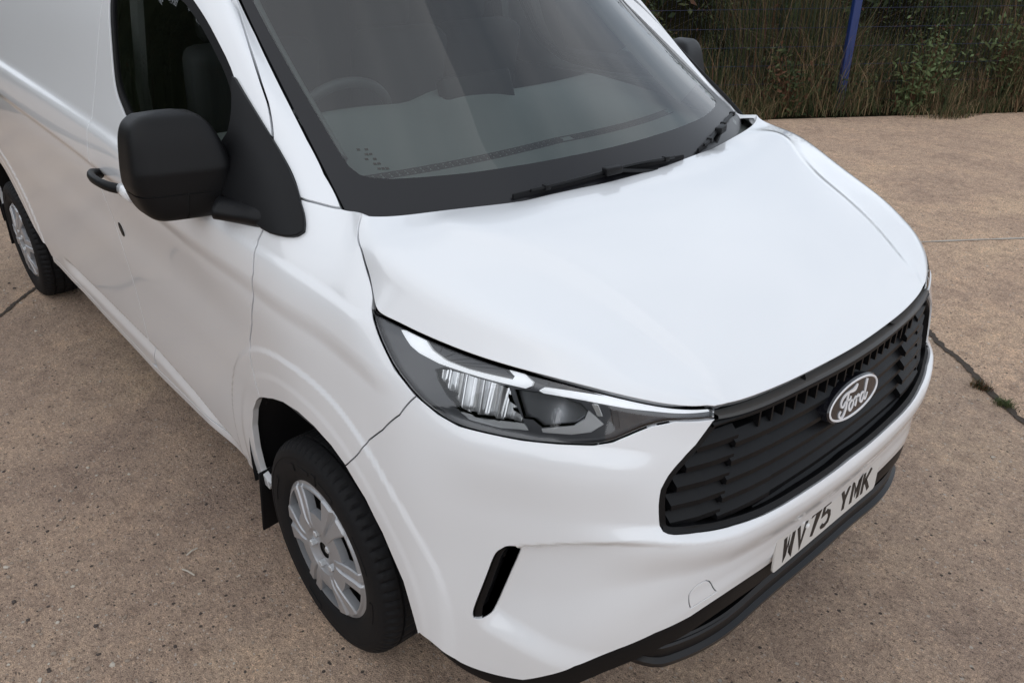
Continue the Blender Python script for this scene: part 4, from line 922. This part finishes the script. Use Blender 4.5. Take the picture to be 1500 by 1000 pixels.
# ---- wheels
TR, TWD = .346, .215
def wheel(hx, sg):
    w = empty('wheel'); w.parent = van; yo = .955; c = (hx, sg*yo, .346-.011)
    mb = MB(); n = 264
    # outside sidewall to tread to inside sidewall; depth measured outwards from y = .955
    prof = [(.212, -.020), (.226, -.010), (.232, -.004), (.240, -.001), (.262, .0035), (.285, .0045), (.300, .002), (.302, .0035), (.316, .0000), (.324, -.006), (.333, -.014), (.338, -.021), (.3435, -.034), (.345, -.050), (.345, -.0505), (.337, -.052), (.337, -.059), (.3455, -.0605), (.346, -.098), (.338, -.100), (.338, -.108), (.346, -.110), (.346, -.147), (.337, -.149), (.337, -.156), (.3455, -.158), (.343, -.180), (.333, -.196), (.318, -.205), (.285, -.207), (.23, -.19), (.212, -.18)]
    sh = np.zeros(n)
    i_ = np.arange(n)
    def fn(k, r, th):
        rr = np.full(n, r)
        d = abs(prof[k][1])
        lug = (i_ % 4 == 0); lug2 = ((i_+2) % 4 == 0)
        if r > .326 and d < .049: rr = rr-np.where(lug, .0085, 0)
        elif r > .337 and .060 < d < .099: rr = rr-np.where((i_ % 6 == 0), .006, 0)
        elif r > .337 and .109 < d < .148: rr = rr-np.where(((i_+3) % 6 == 0), .006, 0)
        elif r > .337 and d > .157: rr = rr-np.where(lug2, .0085, 0)
        return rr
    lathe(mb, prof, n, c, sgn=sg, fn=fn)
    # raised sidewall bars (worn, unreadable moulding)
    for a0, a1, r0, r1 in ((1.15, 1.42, .262, .284), (1.47, 1.55, .258, .290), (1.62, 1.86, .270, .281), (1.95, 2.2, .262, .284), (2.6, 3.0, .266, .280), (-.3, .0, .266, .280), (.35, .75, .262, .284), (4.2, 4.5, .264, .282)):
        aa = np.linspace(a0, a1, 9); V = []
        for r, d in ((r0, .0015), (r0, .0062), (r1, .0062), (r1, .0015)): V.append(np.stack([c[0]+r*np.cos(aa), np.full(9, c[1]+sg*d), c[2]+r*np.sin(aa)], 1))
        mb.add(np.concatenate(V), grid_faces(9, 4))
    tyre = mb.build('tyre', M_TYRE, w, angle=38)
    cov = empty('wheel_cover'); cov.parent = w
    # polar grid whose lines follow the edges of the six slots
    ds = np.array([-.5, -.475, -.44, -.34, -.285, -.262, -.20, -.10, 0, .10, .20, .262, .285, .34, .44, .475])
    rs = np.array([.026, .034, .046, .050, .070, .076, .090, .110, .126, .132, .150, .170, .190, .203, .208, .213, .219, .224, .228])
    th = np.concatenate([math.radians(34+60*k_)+ds*math.pi/3 for k_ in range(6)]); D = np.abs(np.tile(ds, 6)); nt = len(th)
    def hgt(r, dd):
        h = -.004+.012*sst(.228, .205, r)+.010*sst(.205, .09, r)-.012*sst(.076, .050, r)
        spoke = np.where(dd > .45, -.005, np.where(dd > .27, .004, 0.))*sst(.082, .10, r)*sst(.222, .206, r)
        return h+spoke-(.004 if .045 < r < .072 else 0)-.003*(1 if .2125 < r < .2185 else 0)
    skew = np.array([.10*(1 if k_ % 2 else -1) for k_ in range(6)]).repeat(len(ds))
    V = []
    for r in rs:
        tt = th+skew*sst(.125, .21, r)*sst(.228, .213, r)*np.cos(D*math.pi); V.append(np.stack([c[0]+r*np.cos(tt), c[1]+sg*(hgt(r, D)-.012), c[2]+r*np.sin(tt)], 1))
    V = np.concatenate(V); F = []; op = {}
    for k_ in range(len(rs)-1):
        for i in range(nt):
            j2 = (i+1) % nt; dm = abs((ds[i % 16]+(ds[(i+1) % 16] if (i+1) % 16 else .5))/2)
            q4 = (k_*nt+i, k_*nt+j2, (k_+1)*nt+j2, (k_+1)*nt+i)
            if dm < .262 and .131 < rs[k_] < .2025: op[(k_, i)] = q4; continue
            F.append(q4)
    mb = MB(); mb.add(V, F)
    W = V.copy(); W[:, 1] -= sg*.024; nV = len(V); wall = []
    for (k_, i), q4 in op.items():
        for (a_, b_), nb in zip(((q4[0], q4[1]), (q4[1], q4[2]), (q4[2], q4[3]), (q4[3], q4[0])), ((k_-1, i), (k_, (i+1) % nt), (k_+1, i), (k_, (i-1) % nt))):
            if nb not in op: wall.append((a_, b_, nV+b_, nV+a_))
    mb2 = MB(); mb2.add(np.concatenate([V, W]), wall); mb2.build('slot_wall', M_SILVER, cov)
    mb.build('cover_face', M_SILVER, cov, angle=22)
    for q_ in range(5):
        t_ = math.radians(40+72*q_); mb = MB(); bc = (c[0]+.058*math.cos(t_), c[1], c[2]+.058*math.sin(t_)); lathe(mb, [(.0115, -.012), (.0115, .006), (.0095, .0085), (.001, .0085)], 6, bc, sgn=sg); mb.build('wheel_nut', M_SATIN, cov)
    mb = MB(); lathe(mb, [(0.001, -.045), (.15, -.045), (.226, -.03)], 40, c, sgn=sg); lathe(mb, [(.028, -.03), (.0265, -.013), (.020, -.011), (.001, -.010)], 24, c, sgn=sg); mb.build('wheel_disc', M_SHELL, cov, smooth=True)
    return w
for hx in (-.978, -4.478):
    for sg in (-1, 1): wheel(hx, sg)
for x0, sg, zb in ((-1.405, -1, .125), (-1.405, 1, .125), (-4.86, -1, .20), (-4.86, 1, .20)):
    mb = MB(); rbox(mb, (x0, sg*.885, zb+.14), (.006, .075, .14), .005, np.array([[.97, sg*.12, .2], [0, 1, 0], [-.2, 0, .97]])); mb.build('mud_flap', M_RUBBER, van, angle=40)
# ------------------------------------------------------------------ ground
def ground_mat(nm='weathered_concrete', k=1.09, tint=(1.01, 1, .985)):
    m = mat(nm, (.2, .16, .13), .9, spec=.3); b = bsdf(m); tc = nd(m, 'ShaderNodeTexCoord')
    def noise(sc_, det=4, ro=.55, w=0):
        n = nd(m, 'ShaderNodeTexNoise'); n.inputs['Scale'].default_value = sc_; n.inputs['Detail'].default_value = det; n.inputs['Roughness'].default_value = ro
        if w: n.inputs['Distortion'].default_value = w
        lk(m, tc.outputs['Object'], n.inputs['Vector']); return n
    def ramp(src, stops):
        r = nd(m, 'ShaderNodeValToRGB'); e = r.color_ramp.elements
        while len(e) < len(stops): e.new(.5)
        for el, (p, c) in zip(e, stops): el.position = p; el.color = (*c, 1)
        lk(m, src, r.inputs[0]); return r
    def mixc(a, b_, f, mode='MIX'):
        x = nd(m, 'ShaderNodeMix', data_type='RGBA'); x.blend_type = mode
        if isinstance(f, (int, float)): x.inputs[0].default_value = f
        else: lk(m, f, x.inputs[0])
        for s_, v in ((6, a), (7, b_)):
            if isinstance(v, tuple): x.inputs[s_].default_value = (*v, 1)
            else: lk(m, v, x.inputs[s_])
        return x.outputs[2]
    big = noise(.75, 6, .62, .8); mid = noise(2.6, 6, .62); fine = noise(70, 4, .7); grit = noise(260, 2, .6)
    c1 = ramp(big.outputs[0], [(.30, tuple(k*t*q for t, q in zip(tint, (.325, .250, .205)))), (.50, tuple(k*t*q for t, q in zip(tint, (.410, .316, .250)))), (.70, tuple(k*t*q for t, q in zip(tint, (.475, .370, .280))))]).outputs[0]
    c2 = ramp(mid.outputs[0], [(.32, (.86, .84, .84)), (.52, (1, .99, .98)), (.72, (1.08, 1.04, 1.0))]).outputs[0]
    c = mixc(c1, c2, 1.0, 'MULTIPLY')
    crs = noise(13, 5, .68); c = mixc(c, ramp(crs.outputs[0], [(.30, (.74, .72, .72)), (.5, (1, 1, 1)), (.70, (1.20, 1.17, 1.12))]).outputs[0], 1.0, 'MULTIPLY')
    c3 = ramp(fine.outputs[0], [(.26, (.22, .20, .19)), (.43, (.85, .83, .82)), (.58, (1.05, 1.04, 1.02)), (.74, (1.75, 1.65, 1.5))]).outputs[0]
    c = mixc(c, c3, 1.0, 'MULTIPLY')
    c4 = ramp(grit.outputs[0], [(.32, (.40, .38, .36)), (.5, (1, 1, 1)), (.68, (1.5, 1.45, 1.38))]).outputs[0]
    c = mixc(c, c4, .9, 'MULTIPLY')
    # single pale and dark stones set in the surface
    vo = nd(m, 'ShaderNodeTexVoronoi'); vo.inputs['Scale'].default_value = 34; lk(m, tc.outputs['Object'], vo.inputs['Vector'])
    sepc = nd(m, 'ShaderNodeSeparateColor'); lk(m, vo.outputs['Color'], sepc.inputs[0])
    near = nd(m, 'ShaderNodeMath', operation='LESS_THAN'); near.inputs[1].default_value = .20; lk(m, vo.outputs['Distance'], near.inputs[0])
    pick = nd(m, 'ShaderNodeMath', operation='GREATER_THAN'); pick.inputs[1].default_value = .90; lk(m, sepc.outputs[0], pick.inputs[0])
    both = nd(m, 'ShaderNodeMath', operation='MULTIPLY'); lk(m, near.outputs[0], both.inputs[0]); lk(m, pick.outputs[0], both.inputs[1])
    c = mixc(c, (.46, .40, .34), both.outputs[0])
    pick2 = nd(m, 'ShaderNodeMath', operation='LESS_THAN'); pick2.inputs[1].default_value = .10; lk(m, sepc.outputs[1], pick2.inputs[0])
    both2 = nd(m, 'ShaderNodeMath', operation='MULTIPLY'); lk(m, near.outputs[0], both2.inputs[0]); lk(m, pick2.outputs[0], both2.inputs[1])
    c = mixc(c, (.075, .058, .050), both2.outputs[0])
    # small pits and chips
    mp = nd(m, 'ShaderNodeMapping'); mp.inputs['Scale'].default_value = (1, 1.7, 1); mp.inputs['Rotation'].default_value = (0, 0, .7); lk(m, tc.outputs['Object'], mp.inputs[0])
    v2 = nd(m, 'ShaderNodeTexVoronoi'); v2.inputs['Scale'].default_value = 62; lk(m, mp.outputs[0], v2.inputs['Vector']); s2 = nd(m, 'ShaderNodeSeparateColor'); lk(m, v2.outputs['Color'], s2.inputs[0])
    n2 = nd(m, 'ShaderNodeMath', operation='LESS_THAN'); n2.inputs[1].default_value = .30; lk(m, v2.outputs['Distance'], n2.inputs[0])
    def pickm(ch, op, thr):
        a_ = nd(m, 'ShaderNodeMath', operation=op); a_.inputs[1].default_value = thr; lk(m, s2.outputs[ch], a_.inputs[0]); q_ = nd(m, 'ShaderNodeMath', operation='MULTIPLY'); lk(m, a_.outputs[0], q_.inputs[0]); lk(m, n2.outputs[0], q_.inputs[1]); return q_.outputs[0]
    pit = pickm(0, 'LESS_THAN', .15); chip = pickm(1, 'GREATER_THAN', .90)
    pf = nd(m, 'ShaderNodeMath', operation='MULTIPLY'); pf.inputs[1].default_value = .75; lk(m, pit, pf.inputs[0]); c = mixc(c, (.085, .066, .055), pf.outputs[0])
    cf = nd(m, 'ShaderNodeMath', operation='MULTIPLY'); cf.inputs[1].default_value = .6; lk(m, chip, cf.inputs[0]); c = mixc(c, (.56, .49, .42), cf.outputs[0])
    lk(m, c, b.inputs['Base Color'])
    ad = nd(m, 'ShaderNodeMath', operation='MULTIPLY_ADD'); ad.inputs[1].default_value = .5; lk(m, grit.outputs[0], ad.inputs[0]); lk(m, fine.outputs[0], ad.inputs[2])
    ad2 = nd(m, 'ShaderNodeMath', operation='MULTIPLY_ADD'); ad2.inputs[1].default_value = .35; lk(m, both.outputs[0], ad2.inputs[0]); lk(m, ad.outputs[0], ad2.inputs[2])
    bu = nd(m, 'ShaderNodeBump'); bu.inputs['Strength'].default_value = 1.0; bu.inputs['Distance'].default_value = .010; lk(m, ad2.outputs[0], bu.inputs['Height']); lk(m, bu.outputs[0], b.inputs['Normal'])
    return m
M_GROUND = ground_mat()
mb = MB(); mb.add([(-600, -600, 0), (600, -600, 0), (600, 600, 0), (-600, 600, 0)], [(0, 1, 2, 3)])
g = mb.build('ground', M_GROUND); tag(g, kind='structure')
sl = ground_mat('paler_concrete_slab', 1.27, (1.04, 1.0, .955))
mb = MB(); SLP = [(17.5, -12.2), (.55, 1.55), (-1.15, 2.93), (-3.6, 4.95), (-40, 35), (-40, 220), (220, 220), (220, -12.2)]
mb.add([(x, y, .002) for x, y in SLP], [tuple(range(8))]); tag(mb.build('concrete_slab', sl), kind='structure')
M_STONE = mat('loose_stone', (.30, .24, .19), .9); M_STONE2 = mat('pale_stone', (.50, .45, .38), .85); M_STONE3 = mat('dark_stone', (.07, .055, .048), .9)
M_JOINT = grain(mat('dirt_in_joint', (.055, .042, .032), .95), 90, .8, .01)
M_MOSS = mat('weed_green', (.045, .075, .022), .8)
# open joint between two slabs, filled with dirt, with its broken edges
def jag(p0, p1, n, w, amp, seed):
    r = np.random.default_rng(seed); t = np.linspace(0, 1, n); P = np.outer(1-t, p0)+np.outer(t, p1); d = np.array(p1)-np.array(p0); d = d/np.linalg.norm(d); q = np.array([-d[1], d[0]])
    off = np.cumsum(r.normal(0, amp, n)); off -= np.linspace(off[0], off[-1], n); wd = w*(.6+.8*r.random(n)); return P+np.outer(off, q), q, wd
def joint(p0, p1, n, w, amp, seed, name='pavement_joint', m_=None, z=.006):
    C_, q, wd = jag(p0, p1, n, w, amp, seed); mb = MB()
    L = C_+np.outer(wd/2, q); R_ = C_-np.outer(wd/2, q); V = np.concatenate([np.c_[R_, np.full(n, z)], np.c_[L, np.full(n, z)]]); mb.add(V, grid_faces(n, 2)); o = mb.build(name, m_ or M_JOINT); tag(o, kind='structure'); return C_
jc = joint((-1.15, 2.93), (.55, 1.55), 120, .032, .004, 3)
joint((-1.15, 2.93), (-3.6, 4.95), 120, .022, .004, 9)
joint((-4.05, -1.36), (-5.0, -.66), 70, .022, .004, 5)
joint((-4.05, -1.36), (-1.6, -3.4), 90, .006, .004, 6)
M_LINE = grain(mat('faded_white_line', (.40, .36, .31), .9), 40, .5, .004)
joint((-1.75, 3.29), (1.2, 7.40), 90, .022, .002, 8, 'painted_line', M_LINE)
# loose stones and grit
def blob(r, n=5):
    import bmesh
    bm = bmesh.new(); bmesh.ops.create_icosphere(bm, subdivisions=1, radius=1); V = np.array([v.co[:] for v in bm.verts]); bm.verts.index_update(); F = [[v.index for v in f.verts] for f in bm.faces]; bm.free()
    V = V*(1+r.normal(0, .18, (len(V), 1))); return V, F
mb = MB(); r = np.random.default_rng(11); shapes = [blob(r) for _ in range(12)]
def scatter(n, cx, cy, sx, sy, s0, s1):
    for _ in range(n):
        x, y = cx+r.normal(0, sx), cy+r.normal(0, sy)
        if -5.2 < x < .05 and abs(y) < .85: continue
        V, F = shapes[r.integers(12)]; s = s0*(s1/s0)**(r.random()**2.2); a = r.random()*6.28; ca, sa_ = math.cos(a), math.sin(a)
        W = V*np.array([1, .75, .5])*s; W = np.stack([W[:, 0]*ca-W[:, 1]*sa_, W[:, 0]*sa_+W[:, 1]*ca, W[:, 2]+s*.2], 1)+np.array([x, y, 0]); mb.add(W, F, int(r.choice(3, p=[.62, .22, .16])))
scatter(900, -1.6, -1.6, .8, .5, .0025, .010); scatter(350, -1.15, -1.75, .35, .18, .003, .012); scatter(350, -1.9, -2.0, .5, .25, .003, .012)
scatter(500, .6, .9, .8, .9, .0025, .008); scatter(500, -1, 3.2, 1.2, 1.2, .003, .012); scatter(150, -.3, 2.3, .4, .4, .003, .012)
scatter(160, -4.45, -1.05, .3, .3, .004, .014)
o = mb.build('loose_gravel', [M_STONE, M_STONE2, M_STONE3], smooth=False); tag(o, kind='stuff')
for P0, P1, lab in (((-1.625, -1.1729, 0.006), (-1.6371, -1.1285, 0.006), 'farther of two short dry twigs on the concrete left of the front wheel'), ((-1.5675, -1.21, 0.006), (-1.5102, -1.1898, 0.006), 'nearer of two short dry twigs on the concrete left of the front wheel')):
    mb = MB(); q = (np.array(P0)+np.array(P1))/2+np.array([0, 0, .004]); tube(mb, [P0, tuple(q), P1], .003, 6); tag(mb.build('twig', M_STONE2), lab, 'twig', 'twigs on the concrete')

# ------------------------------------------------------------------ plants
def leaf_mats(): 
    out = []
    for nm, c in (('dark_leaf', (.030, .042, .018)), ('olive_leaf', (.058, .066, .026)), ('dry_stalk', (.175, .118, .068)), ('straw', (.26, .195, .11)), ('rust_stalk', (.090, .045, .026)), ('pale_green', (.085, .115, .050))):
        m = mat(nm, tuple(1.12*t for t in c), .8, spec=.2); out.append(m)
    return out
LM = leaf_mats()
class Blades:
    """many thin bent blades in one mesh, numpy-built"""
    def __init__(s): s.V = []; s.F = []; s.M = []; s.n = 0
    def add(s, base, hgt, lean, width, az, mi, bend=.4):
        n = len(base); base = np.asarray(base, float); d = np.stack([np.cos(az), np.sin(az), 0*az], 1); q = np.stack([-np.sin(az), np.cos(az), 0*az], 1); z = np.array([0, 0, 1.])
        rot = rng.random(n)*6.28; q = np.stack([np.cos(rot), np.sin(rot), 0*rot], 1)
        P0 = base; P1 = base+d*(lean*hgt*.35)[:, None]+z*(hgt*.55)[:, None]; P2 = base+d*(lean*hgt*(.75+bend))[:, None]+z*(hgt*(1-.35*np.abs(lean)*bend))[:, None]
        w = width[:, None]
        V = np.stack([P0-q*w*.5, P0+q*w*.5, P1-q*w*.45, P1+q*w*.45, P2], 1).reshape(-1, 3)
        k = s.n+5*np.arange(n)[:, None]
        F4 = (k+np.array([0, 1, 3, 2])); F3 = (k+np.array([2, 3, 4]))
        s.V.append(V); s.F.append((F4, F3)); s.M.append(np.asarray(mi)); s.n += 5*n
    def leaves(s, c, size, mi):
        n = len(c); a = rng.normal(0, 1, (n, 3)); a /= np.linalg.norm(a, axis=1)[:, None]; b = np.cross(a, rng.normal(0, 1, (n, 3))); b /= np.linalg.norm(b, axis=1)[:, None]+1e-9
        L = size[:, None]; V = np.stack([c-a*L, c+b*L*.38-a*L*.15, c+a*L, c-b*L*.38-a*L*.15, c+a*L*1.02], 1).reshape(-1, 3)
        k = s.n+5*np.arange(n)[:, None]; s.V.append(V); s.F.append((k+np.array([0, 1, 2, 3]), np.zeros((0, 3), int))); s.M.append(np.asarray(mi)); s.n += 5*n
    def build(s, name, parent=None):
        V = np.concatenate(s.V); f4 = [f for f, _ in s.F]; 
        quads = np.concatenate(f4); tris = np.concatenate([t for _, t in s.F]); mq = np.concatenate(s.M); mt = np.concatenate([m for m, (f, t) in zip(s.M, s.F) if len(t)]) if len(tris) else np.zeros(0, int)
        me = bpy.data.meshes.new(name); me.vertices.add(len(V)); me.vertices.foreach_set('co', V.ravel())
        nl = len(quads)*4+len(tris)*3; me.loops.add(nl); me.loops.foreach_set('vertex_index', np.concatenate([quads.ravel(), tris.ravel()]).astype(np.int32))
        me.polygons.add(len(quads)+len(tris)); st_ = np.concatenate([np.arange(len(quads))*4, len(quads)*4+np.arange(len(tris))*3]); me.polygons.foreach_set('loop_start', st_.astype(np.int32))
        me.update(calc_edges=True); o = link(name, me, parent, LM); me.polygons.foreach_set('material_index', np.concatenate([mq, mt]).astype(np.int32)); me.validate(); me.update(); return o
FD = np.array([.569, .822]); FQ = np.array([.822, -.569]) if False else np.array([-.822, .569])   # along the fence, and away from the yard
F0 = np.array([-4.21, 6.53])
def fp(a, d): return F0+np.outer(a, FD)+np.outer(d, FQ)
def strip(n, a0, a1, d0, d1, h0, h1, lean, w0, w1, mats_, p, clump=.0, bend=.4):
    a = rng.uniform(a0, a1, n)
    if clump:
        cs = rng.uniform(a0, a1, max(3, int((a1-a0)*2.2))); k = rng.random(n) < clump; a[k] = cs[rng.integers(len(cs), size=k.sum())]+rng.normal(0, .14, k.sum())
    d = rng.uniform(d0, d1, n)+.13*np.sin(a*2.3)+.08*np.sin(a*5.1+1); P = fp(a, d); B_ = np.c_[P, np.zeros(n)]
    amp = .75+.5*np.sin(a*1.7+1.3*np.sin(a*.61))
    h = rng.uniform(h0, h1, n)*np.clip(amp, .45, 1.3)
    return B_, h, rng.uniform(-lean, lean, n), rng.uniform(w0, w1, n), rng.random(n)*6.28, rng.choice(mats_, n, p=p), bend
ug = Blades()
A0, A1 = -11, 9
ug.add(*strip(22000, A0, A1, -.10, .5, .08, .42, .9, .003, .008, [0, 1, 2, 3, 4], [.30, .30, .20, .08, .12], .5))
ug.add(*strip(40000, A0, A1, .15, 1.5, .4, 1.05, .55, .003, .009, [0, 1, 2, 3, 4], [.28, .22, .24, .11, .15], .45))
ug.add(*strip(22000, A0, A1, .5, 2.6, .9, 1.9, .35, .005, .012, [0, 1, 2, 4], [.45, .25, .15, .15], .5))
ug.add(*strip(3500, A0, A1, .0, 1.2, .5, 1.3, .8, .002, .004, [2, 3], [.6, .4], .3, .9))
n = 70000; a = rng.uniform(A0, A1, n); d = rng.uniform(.1, 3.2, n); top_ = (.35+.55*d)*np.clip(.8+.4*np.sin(a*2.1)+.25*np.sin(a*5.3), .4, 1.4); z = rng.random(n)**.8*top_
ug.leaves(np.c_[fp(a, d), z+.02], rng.uniform(.012, .034, n), rng.choice([0, 1, 4, 5], n, p=[.55, .27, .10, .08]))
o = ug.build('undergrowth'); tag(o, kind='stuff')
# earth bank under the growth
mb = MB(); aa = np.linspace(A0-2, A1+2, 60); V = []
for dd, zz in ((-.02, .004), (.4, .05), (1.2, .25), (2.6, .8), (5, 1.5), (9, 1.8)): V.append(np.c_[fp(aa, np.full(60, dd)), np.full(60, zz)+(.03*np.sin(aa*3.1) if zz > .1 else 0)])
mb.add(np.concatenate(V), grid_faces(60, 6)); o = mb.build('earth_bank', grain(mat('dark_soil', (.012, .011, .006), 1.0, spec=0), 30, 1, .05)); tag(o, kind='structure')
# fence: blue posts and wires a little way into the growth
M_WIRE = mat('dark_blue_wire', (.010, .014, .050), .5)
M_BLUE = grain(mat('blue_powder_coat', (.005, .024, .125), .42, 0, .2), 90, .1, .001)
fence = empty('mesh_fence', (float(F0[0]), float(F0[1]), 0)); tag(fence, 'blue steel mesh fence with square posts standing in the brambles beyond the van', 'fence')
inv = np.array([F0[0], F0[1], 0])
fa = [.95+2.9*k_ for k_ in range(-4, 4)]
ang = math.atan2(FD[1], FD[0]); RZ = np.array([[math.cos(ang), -math.sin(ang), 0], [math.sin(ang), math.cos(ang), 0], [0, 0, 1]])
FDIST = .33
for q_ in fa:
    mb = MB(); p = fp(np.array([q_]), np.array([FDIST]))[0]; rbox(mb, (p[0]-inv[0], p[1]-inv[1], 1.2), (.045, .035, 1.2), .006, RZ, n=1); mb.build('post', M_BLUE, fence)
mb = MB(); mw = MB()
for z in np.arange(.12, 2.35, .20):
    P = [(*(fp(np.array([q_]), np.array([FDIST+.035]))[0]-F0), z) for q_ in (fa[0], fa[-1])]; tube(mw, P, .0022, 4, cap=False)
for q_ in np.arange(fa[0], fa[-1], .05):
    p = fp(np.array([q_]), np.array([FDIST+.035]))[0]-F0; tube(mw, [(p[0], p[1], .08), (p[0], p[1], 2.35)], .0013, 3, cap=False)
o = mw.build('mesh_wires', M_WIRE, fence); tag(o, kind='stuff')
# separate shrubs in and behind the growth
def shrub(pos, hgt, rad, nl, mats_, p, label, name='shrub', cat='shrub', stems=7, leaf=(.02, .045)):
    s = empty(name, (float(pos[0]), float(pos[1]), 0)); tag(s, label, cat)
    mb = MB(); tips = []
    for k_ in range(stems):
        a = rng.random()*6.28; e = np.array([math.cos(a)*rad*rng.uniform(.2, .8), math.sin(a)*rad*rng.uniform(.2, .8), hgt*rng.uniform(.6, 1)]); P = smooth_path([(0, 0, 0), tuple(e*np.array([.3, .3, .45])), tuple(e)], 8)
        tube(mb, P, np.linspace(.012*hgt, .003, 8), 5); tips.append(P)
    mb.build('stem', LM[4], s)
    bl = Blades(); T = np.concatenate(tips); c = T[rng.integers(len(T), size=nl)]+rng.normal(0, 1, (nl, 3))*np.array([rad*.28, rad*.28, hgt*.12]); c[:, 2] = np.abs(c[:, 2])
    bl.leaves(c, rng.uniform(*leaf, nl), rng.choice(mats_, nl, p=p)); bl.build('crown', s); return s
for (a, d, h, r_, nl, ms, pp, lab) in (
    (2.02, .35, .95, .34, 700, [5, 1], [.75, .25], 'pale green feathery weed standing out of the brambles right of the blue post'),
    (1.70, .12, .62, .30, 420, [5, 1], [.6, .4], 'low yellow-green weed at the foot of the brambles right of the blue post'),
    (2.95, .45, 1.15, .42, 800, [1, 5], [.6, .4], 'tall olive bush with loose stems near the top right corner'),
    (3.30, .20, .80, .35, 500, [4, 0], [.5, .5], 'rust-brown dock stalks at the right edge of the brambles'),
    (.25, .15, .70, .32, 420, [0, 4, 1], [.5, .3, .2], 'dark bramble bush just beyond the wing of the van')):
    shrub(fp(np.array([a]), np.array([d]))[0], h, r_, nl, ms, pp, lab, 'weed_bush', 'bush')
# taller growth behind the fence and the hedge on the near side of the yard (seen mirrored in the van's glass)
tg = Blades(); n = 26000; a = rng.uniform(-13, 11, n); d = rng.uniform(2.5, 5.5, n); z = rng.random(n)*(2.2+1.2*np.sin(a*.9)+.6*np.sin(a*2.3))+.2
tg.leaves(np.c_[fp(a, d), np.abs(z)], rng.uniform(.04, .10, n), rng.choice([0, 1, 4], n, p=[.7, .2, .1])); o = tg.build('thicket'); tag(o, kind='stuff')
hg = Blades(); n = 110000; x = 12-rng.random(n)**1.4*80; y = rng.uniform(-13.5, -10.6, n); z = rng.random(n)*(2.6+6.2*sst(-3, -15, x)+.9*np.sin(x*1.1)+.5*np.sin(x*2.7))
hg.leaves(np.c_[x, y, np.abs(z)+.05], rng.uniform(.06, .12, n), rng.choice([0, 1, 4], n, p=[.72, .2, .08])); 
gx_, gz_ = np.meshgrid(np.linspace(-75, 13, 160), np.linspace(0, 1, 14)); hz_ = gz_.ravel()*(2.4+6.2*sst(-3, -15, gx_.ravel())+.6*np.sin(gx_.ravel()*1.1)+.5*np.sin(gx_.ravel()*2.7))
hv = np.stack([gx_.ravel(), -11.6-.5*gz_.ravel()+.35*np.sin(gx_.ravel()*1.7+3*gz_.ravel())+.25*np.sin(gx_.ravel()*4.1-5*gz_.ravel()), hz_], 1)
core_ = MB().add(hv, grid_faces(160, 14)); o2_ = core_.build('dense_hedge', LM[0]); tag(o2_, kind='stuff')
o = hg.build('roadside_hedge'); tag(o, kind='stuff')
# weeds growing in the open joint
def tuft(x, y, n, h, lab, mi):
    t = Blades(); b_ = np.c_[rng.normal(x, .020, n), rng.normal(y, .012, n), np.full(n, .003)]
    t.add(b_, rng.uniform(h*.4, h, n), rng.uniform(-1.3, 1.3, n), rng.uniform(.002, .005, n), rng.random(n)*6.28, rng.choice(mi, n)); o = t.build('weed_tuft'); tag(o, lab, 'weed')
tuft(-.235, 2.07+.06, 160, .05, 'small dark dry weed tuft in the open joint of the concrete', [4, 0, 2])
tuft(-.10, 2.05, 160, .045, 'small bright green weed tuft in the open joint of the concrete', [5, 1])
